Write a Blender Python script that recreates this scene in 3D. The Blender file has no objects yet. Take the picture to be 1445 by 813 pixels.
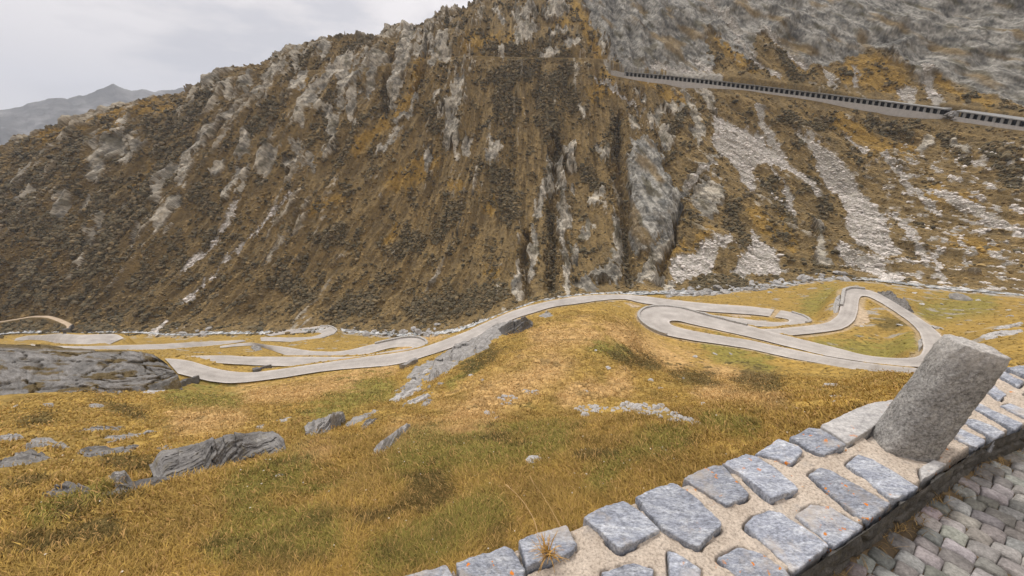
import bpy, math, random
import numpy as np

rng = np.random.default_rng(7)
random.seed(7)
R_ = math.radians
sc = bpy.context.scene
COL = sc.collection

# ------------------------------------------------------------------ camera
F, CX, CY, PITCH = 560.0, 722.5, 406.5, R_(20)      # the photograph's lens, measured in its own pixels
CP, SP = math.cos(PITCH), math.sin(PITCH)
cam_d = bpy.data.cameras.new('camera'); cam = bpy.data.objects.new('camera', cam_d); COL.objects.link(cam)
cam_d.sensor_fit = 'HORIZONTAL'; cam_d.sensor_width = 36; cam_d.lens = 36 * F / 1445
cam_d.clip_start = 0.05; cam_d.clip_end = 30000
cam.location = (0, 0, 0); cam.rotation_euler = (R_(70), 0, 0)
sc.camera = cam

def ray(px, py):
    u = (np.asarray(px, float) - CX) / F; v = (CY - np.asarray(py, float)) / F
    return u, CP + v * SP, -SP + v * CP

def th_el(px, py):
    x, y, z = ray(px, py); h = np.hypot(x, y)
    return np.arctan2(x, y), z / h

def project(x, y, z):
    d = y * CP - z * SP; d = np.where(d < 0.05, 0.05, d)
    return CX + F * x / d, CY - F * (y * SP + z * CP) / d

def on_plane(px, py, z):
    x, y, k = ray(px, py); t = z / k
    return x * t, y * t

# ------------------------------------------------------------------ noise
_p = np.random.default_rng(3).permutation(256); PERM = np.concatenate([_p, _p, _p]).astype(np.int32)
_a = np.arange(16) * (2 * np.pi / 16); GX, GY = np.cos(_a), np.sin(_a)

def pn(x, y, seed=0):
    x = np.asarray(x, float) + seed * 17.31; y = np.asarray(y, float) + seed * 41.77
    xi = np.floor(x).astype(np.int64); yi = np.floor(y).astype(np.int64)
    fx = x - xi; fy = y - yi; xi = xi & 255; yi = yi & 255
    u = fx * fx * fx * (fx * (fx * 6 - 15) + 10); v = fy * fy * fy * (fy * (fy * 6 - 15) + 10)
    def g(ix, iy, dx, dy):
        h = PERM[PERM[ix] + iy] & 15
        return GX[h] * dx + GY[h] * dy
    a = g(xi, yi, fx, fy); b = g(xi + 1, yi, fx - 1, fy); c = g(xi, yi + 1, fx, fy - 1); d = g(xi + 1, yi + 1, fx - 1, fy - 1)
    return (a + u * (b - a) + v * (c - a + u * (a - b - c + d))) * 1.5

def fbm(x, y, o=4, seed=0, gain=.5):
    s = 0; a = 1; n = 0; k = 1
    for i in range(o):
        s = s + a * pn(x * k, y * k, seed + i * 3.7); n += a; a *= gain; k *= 2.07
    return s / n

def ridged(x, y, o=4, seed=0):
    s = 0; a = 1; n = 0; k = 1
    for i in range(o):
        s = s + a * (1 - 2 * np.abs(pn(x * k, y * k, seed + i * 5.1))); n += a; a *= .5; k *= 2.1
    return s / n

def sst(a, b, x):
    t = np.clip((x - a) / (b - a), 0, 1); return t * t * (3 - 2 * t)

# ------------------------------------------------------------------ objects
def link(name, me, m=None, parent=None):
    o = bpy.data.objects.new(name, me); COL.objects.link(o)
    if m is not None: me.materials.append(m)
    if parent is not None: o.parent = parent
    return o

def mesh_np(name, V, Q=None, T=None, col=None, smooth=True):
    me = bpy.data.meshes.new(name)
    V = np.asarray(V, np.float32)
    nq = 0 if Q is None else len(Q); nt = 0 if T is None else len(T)
    me.vertices.add(len(V)); me.vertices.foreach_set('co', V.ravel())
    idx = np.concatenate([np.asarray(Q, np.int32).ravel() if nq else np.zeros(0, np.int32), np.asarray(T, np.int32).ravel() if nt else np.zeros(0, np.int32)])
    me.loops.add(len(idx)); me.loops.foreach_set('vertex_index', idx)
    st = np.concatenate([np.arange(nq) * 4, nq * 4 + np.arange(nt) * 3]).astype(np.int32)
    me.polygons.add(nq + nt); me.polygons.foreach_set('loop_start', st)
    me.polygons.foreach_set('use_smooth', np.full(nq + nt, smooth))
    me.update(calc_edges=True)
    if col is not None:
        at = me.color_attributes.new('col', 'FLOAT_COLOR', 'POINT')
        c = np.ones((len(V), 4), np.float32); c[:, :3] = col
        at.data.foreach_set('color', c.ravel())
    return me

def tag(o, label=None, cat=None, group=None, kind=None):
    if label: o['label'] = label
    if cat: o['category'] = cat
    if group: o['group'] = group
    if kind: o['kind'] = kind
    return o

def empty(name, loc=(0, 0, 0)):
    o = bpy.data.objects.new(name, None); COL.objects.link(o); o.location = loc; o.empty_display_size = .2
    return o

# ------------------------------------------------------------------ materials
def mat(name, build):
    m = bpy.data.materials.new(name); m.use_nodes = True; nt = m.node_tree
    bs = nt.nodes['Principled BSDF']; bs.inputs['Roughness'].default_value = .95
    bs.inputs['Specular IOR Level'].default_value = .15
    build(nt, bs); return m

def N(nt, t, **kw):
    n = nt.nodes.new(t)
    for k, v in kw.items():
        if k in n.inputs: n.inputs[k].default_value = v
        else: setattr(n, k, v)
    return n

def noise(nt, scale, detail=4, rough=.6, vec=None, stretch=None):
    n = N(nt, 'ShaderNodeTexNoise', Scale=scale, Detail=detail, Roughness=rough)
    if vec is None: vec = N(nt, 'ShaderNodeTexCoord').outputs['Object']
    if stretch is not None:
        mp = N(nt, 'ShaderNodeMapping'); mp.inputs['Scale'].default_value = stretch[:3]
        if len(stretch) > 3: mp.inputs['Rotation'].default_value = (0, 0, stretch[3])
        nt.links.new(vec, mp.inputs['Vector']); vec = mp.outputs['Vector']
    nt.links.new(vec, n.inputs['Vector']); return n.outputs['Fac']

def ramp(nt, fac, stops):
    r = N(nt, 'ShaderNodeValToRGB'); e = r.color_ramp.elements
    while len(e) < len(stops): e.new(.5)
    for i, (p, c) in enumerate(stops):
        e[i].position = p; e[i].color = (*c, 1) if hasattr(c, '__len__') else (c, c, c, 1)
    nt.links.new(fac, r.inputs['Fac']); return r.outputs['Color']

def mix(nt, a, b, fac, mode='MIX'):
    n = N(nt, 'ShaderNodeMix', data_type='RGBA', blend_type=mode)
    for s, v in ((6, a), (7, b), (0, fac)):
        if hasattr(v, 'is_output'): nt.links.new(v, n.inputs[s])
        elif s == 0: n.inputs[0].default_value = v
        else: n.inputs[s].default_value = (*v, 1) if hasattr(v, '__len__') else (v, v, v, 1)
    return n.outputs[2]

def bump(nt, bs, h, strength, dist):
    b = N(nt, 'ShaderNodeBump'); b.inputs['Strength'].default_value = strength; b.inputs['Distance'].default_value = dist
    nt.links.new(h, b.inputs['Height']); nt.links.new(b.outputs[0], bs.inputs['Normal'])

def attr(nt):
    a = N(nt, 'ShaderNodeVertexColor'); a.layer_name = 'col'; return a.outputs['Color']

def b_ground(nt, bs):
    c = attr(nt)
    n1 = ramp(nt, noise(nt, 1.3, 6, .72), [(.3, .62), (.7, 1.35)])
    n2 = ramp(nt, noise(nt, 9, 4, .7), [(.3, .72), (.7, 1.25)])
    c = mix(nt, c, n1, 1, 'MULTIPLY'); c = mix(nt, c, n2, 1, 'MULTIPLY')
    nt.links.new(c, bs.inputs['Base Color'])
    bump(nt, bs, noise(nt, 3.5, 5, .7), .7, .25)
M_ground = mat('alpine_ground', b_ground)

def b_mount(nt, bs):
    c = attr(nt)
    n1 = ramp(nt, noise(nt, .55, 7, .75), [(.3, .62), (.7, 1.36)])
    c = mix(nt, c, n1, 1, 'MULTIPLY')
    nt.links.new(c, bs.inputs['Base Color'])
    bump(nt, bs, noise(nt, .8, 6, .75), .9, 1.2)
M_mount = mat('mountain_ground', b_mount)

def b_attr(nt, bs):
    nt.links.new(attr(nt), bs.inputs['Base Color']); bs.inputs['Roughness'].default_value = .9
M_attr = mat('plant_fibres', b_attr)

def rock_mat(name, dark, mid, light, sc_=1., lichen=0., stretch=None, bmp=.6, bd=.05):
    def b(nt, bs):
        n = noise(nt, 2.2 * sc_, 8, .68, stretch=stretch)
        c = ramp(nt, n, [(.28, dark), (.5, mid), (.72, light)])
        c = mix(nt, c, ramp(nt, noise(nt, 24 * sc_, 3, .7), [(.3, .68), (.7, 1.28)]), 1, 'MULTIPLY')
        if lichen:
            f = ramp(nt, noise(nt, 5 * sc_, 5, .6), [(.56, 0.), (.66, lichen)])
            c = mix(nt, c, (.16, .135, .075), f)
        nt.links.new(c, bs.inputs['Base Color'])
        bump(nt, bs, noise(nt, 7 * sc_, 8, .72, stretch=stretch), bmp, bd)
    return mat(name, b)
M_rock = rock_mat('grey_schist', (.13, .125, .12), (.27, .26, .25), (.40, .385, .37), .8, .5)
M_rockd = rock_mat('dark_schist', (.06, .057, .054), (.125, .12, .116), (.2, .19, .185), .5, .7)
M_slab = rock_mat('ridged_schist', (.07, .067, .064), (.165, .158, .152), (.32, .31, .295), .8, .5)
M_stone = rock_mat('pale_stone', (.17, .165, .158), (.40, .387, .373), (.58, .56, .54), 1.3)
M_river = rock_mat('river_stone', (.18, .175, .17), (.35, .34, .33), (.52, .51, .5), .5)
M_post = rock_mat('granite', (.17, .163, .155), (.38, .367, .352), (.62, .60, .58), 8, .15, bmp=1., bd=.05)
def b_post(nt, bs):
    c = ramp(nt, noise(nt, 9, 5, .6), [(.3, (.25, .243, .233)), (.7, (.41, .398, .38))])
    c = mix(nt, c, ramp(nt, noise(nt, 80, 5, .75), [(.34, .45), (.48, .98), (.66, 1.6)]), 1, 'MULTIPLY')
    c = mix(nt, c, (.30, .24, .17), ramp(nt, noise(nt, 5, 4), [(.6, 0.), (.72, .5)]))
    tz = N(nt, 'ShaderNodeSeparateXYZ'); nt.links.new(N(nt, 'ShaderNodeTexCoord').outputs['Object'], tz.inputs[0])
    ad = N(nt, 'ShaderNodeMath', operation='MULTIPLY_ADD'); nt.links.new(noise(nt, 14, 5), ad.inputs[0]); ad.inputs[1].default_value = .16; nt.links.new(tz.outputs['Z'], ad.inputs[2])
    c = mix(nt, c, mix(nt, (.60, .575, .545), ramp(nt, noise(nt, 60, 4, .7), [(.35, .6), (.65, 1.2)]), 1, 'MULTIPLY'), ramp(nt, ad.outputs[0], [(.715, 0.), (.79, .9)]))   # paler head: the overhead light on its top put into the stone colour
    nt.links.new(c, bs.inputs['Base Color']); bump(nt, bs, noise(nt, 45, 6, .75), 1., .02)
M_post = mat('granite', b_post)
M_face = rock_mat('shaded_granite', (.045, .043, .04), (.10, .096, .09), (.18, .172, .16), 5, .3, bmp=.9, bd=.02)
M_wallstone = rock_mat('road_wall_stone', (.2, .195, .185), (.36, .345, .325), (.5, .48, .45), 1.5)

def b_road(nt, bs):
    n = noise(nt, .35, 6, .65); c = ramp(nt, n, [(.3, (.33, .305, .28)), (.7, (.46, .43, .40))])
    c = mix(nt, c, ramp(nt, noise(nt, 6, 3, .7), [(.3, .84), (.7, 1.12)]), 1, 'MULTIPLY'); c = mix(nt, c, attr(nt), 1, 'MULTIPLY')
    nt.links.new(c, bs.inputs['Base Color']); bump(nt, bs, noise(nt, 9, 3, .7), .3, .03)
M_road = mat('pale_cobbles', b_road)

def b_dirt(nt, bs):
    c = ramp(nt, noise(nt, 1.1, 6, .65), [(.3, (.36, .27, .18)), (.7, (.52, .42, .31))])
    nt.links.new(c, bs.inputs['Base Color'])
M_dirt = mat('pale_dirt', b_dirt)

ORANGE = (.62, .15, .02)
def lichen_over(nt, c):
    """orange lichen spots, clustered"""
    a = noise(nt, 26, 3, .55); b = noise(nt, 2.3, 3, .6)
    f = N(nt, 'ShaderNodeMath', operation='MULTIPLY')
    fa = ramp(nt, a, [(.655, 0.), (.68, 1.)]); fb = ramp(nt, b, [(.47, 0.), (.54, 1.)])
    nt.links.new(fa, f.inputs[0]); nt.links.new(fb, f.inputs[1])
    hue = ramp(nt, noise(nt, 60, 2), [(.35, (.55, .25, .05)), (.65, (.66, .19, .022))])
    return mix(nt, c, hue, f.outputs[0])

def b_coping(nt, bs):
    oi = N(nt, 'ShaderNodeObjectInfo')
    n = noise(nt, 9, 8, .7, stretch=(1, 3.6, 1, R_(25)))
    c = ramp(nt, n, [(.25, (.17, .185, .22)), (.46, (.29, .31, .36)), (.60, (.42, .44, .48)), (.78, (.64, .64, .645))])
    c = mix(nt, c, ramp(nt, noise(nt, 55, 6, .8, stretch=(1, 2.2, 1, R_(25))), [(.33, .42), (.5, .95), (.68, 1.6)]), 1, 'MULTIPLY')
    # cream crust where mortar and lichen cling
    f = ramp(nt, noise(nt, 4.2, 6, .7), [(.53, 0.), (.68, .8)])
    c = mix(nt, c, (.44, .39, .335), f)
    v = ramp(nt, oi.outputs['Random'], [(0, .8), (1, 1.18)])
    c = mix(nt, c, v, 1, 'MULTIPLY')
    c = lichen_over(nt, c)
    nt.links.new(c, bs.inputs['Base Color'])
    bump(nt, bs, noise(nt, 30, 8, .75, stretch=(1, 2.5, 1, R_(25))), .8, .012)
    bs.inputs['Roughness'].default_value = .8
M_coping = mat('coping_granite', b_coping)

def b_coping2(nt, bs):
    n = noise(nt, 14, 8, .7, stretch=(1, 3, 1, R_(25)))
    c = ramp(nt, n, [(.3, (.30, .29, .29)), (.5, (.45, .44, .43)), (.7, (.58, .56, .54))])
    c = mix(nt, c, ramp(nt, noise(nt, 70, 4, .75), [(.3, .7), (.7, 1.25)]), 1, 'MULTIPLY')
    c = lichen_over(nt, c)
    nt.links.new(c, bs.inputs['Base Color']); bump(nt, bs, noise(nt, 30, 8, .75), .7, .012)
M_coping2 = mat('pale_coping_granite', b_coping2)

def b_mortar(nt, bs):
    c = ramp(nt, noise(nt, 7, 6, .65), [(.3, (.40, .335, .27)), (.7, (.56, .485, .405))])
    c = mix(nt, c, ramp(nt, noise(nt, 85, 4, .75), [(.32, .5), (.5, 1.), (.7, 1.3)]), 1, 'MULTIPLY')
    g = ramp(nt, noise(nt, 5.5, 5, .7), [(.58, 0.), (.72, .6)])
    c = mix(nt, c, (.25, .245, .24), g)
    c = lichen_over(nt, c)
    nt.links.new(c, bs.inputs['Base Color']); bump(nt, bs, noise(nt, 60, 6, .75), .9, .01)
M_mortar = mat('sandy_mortar', b_mortar)

def b_sett(nt, bs):
    c = attr(nt)
    c = mix(nt, c, ramp(nt, noise(nt, 14, 6, .7), [(.3, .62), (.7, 1.35)]), 1, 'MULTIPLY')
    c = mix(nt, c, ramp(nt, noise(nt, 90, 4, .7), [(.3, .7), (.7, 1.3)]), 1, 'MULTIPLY')
    nt.links.new(c, bs.inputs['Base Color']); bump(nt, bs, noise(nt, 40, 6, .75), .9, .012)
    bs.inputs['Roughness'].default_value = .8
M_sett = mat('granite_setts', b_sett)

def b_joint(nt, bs):
    c = ramp(nt, noise(nt, 5, 6, .7), [(.35, (.085, .066, .045)), (.65, (.21, .15, .085))])
    nt.links.new(c, bs.inputs['Base Color']); bump(nt, bs, noise(nt, 60, 5, .75), .9, .012)
M_joint = mat('sandy_joints', b_joint)

def b_water(nt, bs):
    f = noise(nt, .6, 6, .7)
    c = ramp(nt, f, [(.4, (.09, .10, .10)), (.6, (.62, .63, .63))])
    nt.links.new(c, bs.inputs['Base Color']); bs.inputs['Roughness'].default_value = .25
    bs.inputs['Specular IOR Level'].default_value = .5
    bump(nt, bs, noise(nt, 1.5, 5, .7), .8, .2)
M_water = mat('white_water', b_water)

def b_conc(nt, bs):
    c = ramp(nt, noise(nt, .8, 6, .65), [(.3, (.36, .345, .33)), (.7, (.48, .46, .44))])
    nt.links.new(c, bs.inputs['Base Color'])
M_conc = mat('weathered_concrete', b_conc)
def b_conc2(nt, bs):
    c = ramp(nt, noise(nt, .8, 6, .65), [(.3, (.2, .2, .2)), (.7, (.3, .3, .29))])
    nt.links.new(c, bs.inputs['Base Color'])
M_conc2 = mat('grey_concrete', b_conc2)
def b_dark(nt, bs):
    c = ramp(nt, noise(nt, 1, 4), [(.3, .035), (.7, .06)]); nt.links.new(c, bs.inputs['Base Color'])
M_dark = mat('sooty_concrete', b_dark)  # near-black concrete for the back wall and carriageway inside the galleries
def b_far(nt, bs):
    c = ramp(nt, noise(nt, .006, 10, .7), [(.3, (.04, .039, .034)), (.5, (.12, .115, .105)), (.68, (.32, .31, .30))])
    nt.links.new(c, bs.inputs['Base Color']); bump(nt, bs, noise(nt, .02, 8, .7), 1, 30)
M_far = mat('distant_rock', b_far)
# ------------------------------------------------------------------ terrain: contour lines of the valley, each point (pixel, horizontal range in m)
LEV = [
 [(0,700,11),(200,700,9.5),(400,690,7.6),(600,680,6.2),(800,650,6.3),(1000,620,8.5),(1150,585,11.5),(1300,565,13.5),(1445,545,17)],
 [(0,610,26),(200,610,22),(400,600,18),(560,590,17.5),(700,590,15),(850,580,17),(1000,570,20),(1200,550,26),(1300,540,32),(1445,520,38)],
 [(0,562,50),(120,556,50),(250,549,58),(330,544,66),(420,531,64),(500,522,60),(570,515,57),(620,501,55),(660,486,53),(700,467,51),(740,453,49),(800,441,50),(850,440,53),(890,452,60),(905,467,68),(940,481,69),(1000,493,68),(1100,508,67),(1200,526,64),(1285,537,62),(1445,490,68)],
 [(0,500,110),(120,500,105),(230,505,92),(300,510,90),(345,512,92),(420,512,86),(500,505,84),(560,495,82),(610,486,80),(660,474,78),(700,460,77),(745,444,80),(800,430,86),(860,424,90),(920,445,82),(980,462,80),(1060,470,80),(1160,495,76),(1250,510,77),(1300,490,85),(1445,458,95)],
 [(0,482,190),(100,486,168),(230,491,152),(300,486,152),(366,479,150),(450,478,128),(530,485,108),(600,478,106),(660,465,98),(720,442,96),(780,424,100),(860,417,104),(940,424,106),(1000,430,104),(1060,436,104),(1120,440,108),(1160,440,112),(1200,415,120),(1260,428,116),(1330,450,112),(1445,440,118)],
 [(0,470,280),(100,468,244),(250,472,198),(380,470,170),(490,466,153),(560,472,146),(640,468,137),(700,445,135),(760,422,137),(830,416,138),(900,414,138),(1000,412,138),(1100,401,149),(1180,390,160),(1250,396,160),(1330,406,160),(1445,414,161)],
 [(0,218,395),(60,190,395),(130,170,390),(210,152,380),(275,128,375),(340,105,365),(372,98,360),(420,75,352),(445,68,350),(480,60,345),(510,61,345),(540,57,345),(558,47,348),(575,41,350),(588,46,350),(600,41,352),(640,25,365),(700,0,385),(760,-35,410),(860,-100,470),(1000,-160,545),(1200,-215,560),(1445,-250,565)],
]
NV = 1150
TH = np.concatenate([np.linspace(R_(-66), R_(66), NV), np.linspace(R_(66), R_(294), 72)[1:-1]])
NC = len(TH)
def gsm(a, s):
    if s <= 0: return a
    k = int(3 * s) + 1; w = np.exp(-.5 * (np.arange(-k, k + 1) / s) ** 2); w /= w.sum()
    return np.convolve(np.pad(a, k, mode='edge'), w, mode='valid')
LR, LZ = [], []
dens = np.linspace(R_(-66), R_(66), NV)
for k, L in enumerate(LEV):
    a = np.array(L, float); th, el = th_el(a[:, 0], a[:, 1]); o = np.argsort(th)
    r = np.interp(dens, th[o], a[o, 2]); z = np.interp(dens, th[o], (el * a[:, 2])[o])
    s = 2.0 if k == 6 else 7
    r, z = gsm(r, s), gsm(z, s)
    t = np.linspace(0, 1, 72)[1:-1]
    LR.append(np.concatenate([r, r[-1] * (1 - t) + r[0] * t])); LZ.append(np.concatenate([z, z[-1] * (1 - t) + z[0] * t]))
one = np.ones(NC)
LR = [.8 * one, 3 * one] + LR; LZ = [-4.7 * one, -4.8 * one] + LZ
RG, RS, ZS = LR[7], LR[8], LZ[8]                     # stream line and ridge line
LR += [RS * 1.06, RS * 1.35, RS * 2.2, 3000 * one, 7000 * one]
LZ += [ZS - 2, ZS - 40, -120 * one, -260 * one, -260 * one]
LR, LZ = np.array(LR), np.array(LZ)

# rows: shared fractions of ln R, stretched so that the stream and the ridge lie on rows
def seg(a, b, n): return [a + (b - a) * (i / n)[:, None] for i in [np.arange(n)]][0]
lnR = np.concatenate([
    seg(np.log(1.3) * one, np.log(30) * one, 300), seg(np.log(30) * one, np.log(RG), 470),
    seg(np.log(RG), np.log(RS * 1.02), 620), seg(np.log(RS * 1.02), np.log(RS * 1.4), 14), seg(np.log(RS * 1.4), np.log(7000) * one, 20), np.log(7000 * one)[None]])
I_RIV, I_RIDGE = 770, 1390
RR = np.exp(lnR); NR = len(RR)

# monotone cubic (harmonic slopes) along every column
h = np.diff(LR, axis=0); d = np.diff(LZ, axis=0) / h
m = np.zeros_like(LZ); m[0] = d[0]; m[-1] = d[-1]
pr = d[1:] * d[:-1]; den = np.where(np.abs(d[1:] + d[:-1]) < 1e-9, 1, d[1:] + d[:-1])
m[1:-1] = np.where(pr > 0, 2 * pr / den, 0)
ZZ = np.zeros_like(RR)
for k in range(len(LR) - 1):
    msk = (RR >= LR[k]) & (RR <= LR[k + 1] + 1e-6)
    t = np.clip((RR - LR[k]) / h[k], 0, 1)
    H = (2*t**3-3*t**2+1)*LZ[k] + (t**3-2*t**2+t)*h[k]*m[k] + (-2*t**3+3*t**2)*LZ[k+1] + (t**3-t**2)*h[k]*m[k+1]
    ZZ = np.where(msk, H, ZZ)
XX, YY = RR * np.sin(TH), RR * np.cos(TH)

# the road side of the parapet lies on its own terrace, the slope goes on above it
WA, WN = np.array([.936, .352]), np.array([-.352, .936])
nn = XX * WN[0] + YY * WN[1]
hill = np.where(nn < -5, -1.8 + np.minimum(.55 * (-5 - nn), 160), -1.9)
ZZ = np.where(nn < 1.0, np.where(nn < -5, hill, -1.9), ZZ)
ZB = ZZ.copy()

# hummocks in the meadow
val = RR < RG
amp = sst(2, 12, RR) * (1 - sst(.92, 1.0, RR / RG)) * sst(1.0, 3.0, nn)
hum = (.55 * fbm(XX * .09, YY * .09, 3, 1) * sst(5, 30, RR) + .34 * fbm(XX * .35, YY * .35, 3, 2) + .12 * fbm(XX * 1.3, YY * 1.3, 3, 4)) * amp
BASE_E = ZB / RR
VIEW = slice(0, NV)

def hit(px, py, E=None, Rg=None, r_min=0.):
    """first point of the terrain on the ray through a pixel of the photograph"""
    E = BASE_E if E is None else E
    px = np.atleast_1d(np.asarray(px, float)); py = np.atleast_1d(np.asarray(py, float))
    th, el = th_el(px, py); out = np.zeros((len(px), 3))
    for k in range(len(px)):
        j = (th[k] - TH[0]) / (TH[1] - TH[0]); j = min(max(j, 0), NV - 1.001); j0 = int(j); f = j - j0
        col = E[:, j0] * (1 - f) + E[:, j0 + 1] * f; rc = RR[:, j0] * (1 - f) + RR[:, j0 + 1] * f
        ok = np.nonzero((col >= el[k]) & (rc > r_min))[0]; i = ok[0] if len(ok) else I_RIDGE
        if i > 0 and col[i] > col[i - 1]:
            g = np.clip((el[k] - col[i - 1]) / (col[i] - col[i - 1]), 0, 1); r = rc[i - 1] + g * (rc[i] - rc[i - 1])
        else: r = rc[i]
        out[k] = (r * math.sin(th[k]), r * math.cos(th[k]), r * el[k])
    return out

# ------------------------------------------------------------------ roads (pairs of edge pixels, outer/lower edge first)
ROADS = {
 'A': [((246,526),(229,507)),((262,530),(241,506.5)),((276,533.5),(262,508)),((299,539),(283,514)),((320,541),(299,520)),((341,540.5),(330,526.5)),((366,537.5),(362,526.8)),((408,531.5),(408,520)),((450,524.5),(450,514)),((488,520.5),(488,508.5)),((522,518),(522,503.5)),((551,516),(547,500.5)),((568,513),(564,498.5)),((597,504),(584,495)),((626,494.5),(607,488)),((658,483),(637,477)),((676,473),(658,469)),((692,464.5),(680,458.5)),((709,456.5),(697,451)),((731,447.5),(722,440)),((752,441.5),(745,433)),((779,433),(772,426)),((819,428),(815,418.7)),((850,423.5),(850,416.3)),((883,421.5),(882,416.5)),((906,428),(910,418.5)),((948,433),(951,424)),((1000,440),(1001,429.3)),((1060,443.5),(1060,433)),((1090,447),(1097,438))],
 'A2': [((1090,447),(1097,438)),((1108,449),(1120,441)),((1115,451.5),(1140,448)),((1114,454.5),(1147,455)),((1104,456),(1118,460.5)),((1082,454.5),(1082,461)),((1040,449.5),(1040,459)),((1005,445),(1010,453)),((985,442),(990,449))],
 'B1': [((252,509),(258,503.2)),((279,509.5),(287,502.5)),((314,512.5),(325,502)),((345,514.5),(345,504)),((398,516.5),(404,504)),((429,516.5),(436,504)),((471,513),(471,504.5)),((510,509),(507,504)),((545,501.5),(545,496.5)),((574,496.5),(570,493)),((592,493.7),(580,491.7)),((603,488),(583,491)),((602,481),(581,489.7)),((589,476),(572,489)),((572,476),(560,489.5)),((553,480),(548,491)),((522,487),(520,499.5)),((492,495),(492,502.5)),((471,497),(471,503.5)),((439,496),(432,503)),((408,491),(404,501.5)),((377,487),(383,494)),((356,483.5),(362,487.7)),((337,485),(337,488.2)),((308,489),(308,491))],
 'C': [((372,473.5),(380,475)),((387,468),(390,472.5)),((429,463),(420,469.5)),((450,460.5),(439,469)),((467,460),(450,469)),((476,466),(455,470.7)),((471,472),(450,472.7)),((450,479),(439,475.7)),((419,483),(408,476.7)),((391,481.5),(383,476)),((366,481),(366,476.7))],
 'D': [((44,489),(40,486)),((73,492.3),(79,488.5)),((125,492.5),(117,489)),((167,494.2),(167,487.6)),((230,493),(230,485.7)),((272,490),(275,482.8)),((300,487.5),(300,481.8)),((325,484.5),(325,480.8)),((350,481),(345,479.6))],
 'E': [((19,480.7),(22,477.5)),((40,479.5),(38,474)),((60,480),(60,473)),((84,485),(84,470.7)),((109,488),(112,472.8)),((130,485),(140,472)),((150,484),(165,470.8)),((156,486),(176,478.5))],
 'G': [((1340,541),(1345,528)),((1285,534),(1296,521.5)),((1228,526),(1228,514.3)),((1165,514.3),(1165,504.3)),((1124,507.5),(1124,495.5)),((1082,498),(1082,486.5)),((1060,492.5),(1057,480.6)),((1011,485),(1011,473.8)),((979.5,481),(969,466.2)),((948,475),(952,462)),((927,470.5),(945,458)),((906,457),(943,455)),((899,445.5),(945,453)),((904,437.5),(952,452.5)),((917,432.5),(959,453)),((938,431.7),(969,456)),((959,434),(979.5,458.3)),((990,443.5),(1000,462.8)),((1032,454.5),(1030,469.5)),((1060,461),(1060,476)),((1082,468),(1103,487.2)),((1124,478),(1124,492)),((1186,493.5),(1165,502.5)),((1228,504.5),(1228,512.5)),((1270,507.2),(1262,515)),((1297,506),(1300,520.5)),((1303,497.5),(1332,508)),((1304,487),(1337,490)),((1299,470),(1327,474)),((1290,460),(1312,460)),((1280,451.5),(1287,442.8)),((1249,430.6),(1259.5,426)),((1228,419.3),(1239,414)),((1217,416.8),(1218,407.6)),((1213,419.5),(1200,406.6)),((1211,426),(1190,410)),((1210,438),(1188,426)),((1205,453),(1184,445)),((1188,465),(1170,456)),((1144.5,471),(1144.5,460.3)),((1113,473.7),(1103,464.3)),((1090,474),(1080,466)),((1065,470),(1062,464))],
}
def resample(P, step):
    P = np.asarray(P, float); dd = np.linalg.norm(np.diff(P[:, :2], axis=0), axis=1); s = np.concatenate([[0], np.cumsum(dd)])
    n = max(2, int(s[-1] / step) + 1); q = np.linspace(0, s[-1], n)
    return np.stack([np.interp(q, s, P[:, k]) for k in range(P.shape[1])], 1)

RIB = {}
for k, prs in ROADS.items():
    a = np.array([p[0] for p in prs], float); b = np.array([p[1] for p in prs], float)
    ha, hb = hit(a[:, 0], a[:, 1]), hit(b[:, 0], b[:, 1])
    z = np.where(a[:, 1] > b[:, 1], ha[:, 2], hb[:, 2])
    for _ in range(3):
        zz = np.pad(z, 1, mode='edge'); z = .25 * zz[:-2] + .5 * zz[1:-1] + .25 * zz[2:]
    A = np.array([on_plane(p[0], p[1], q) for p, q in zip(a, z)]); B = np.array([on_plane(p[0], p[1], q) for p, q in zip(b, z)])
    P = np.concatenate([A, B, z[:, None]], 1)
    c = np.concatenate([(A + B) / 2, P], 1)
    c = resample(c, 1.2)[:, 2:]
    for _ in range(2):
        cc = np.pad(c, ((1, 1), (0, 0)), mode='edge'); c = .25 * cc[:-2] + .5 * cc[1:-1] + .25 * cc[2:]
    RIB[k] = c                                         # ax ay bx by z

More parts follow.
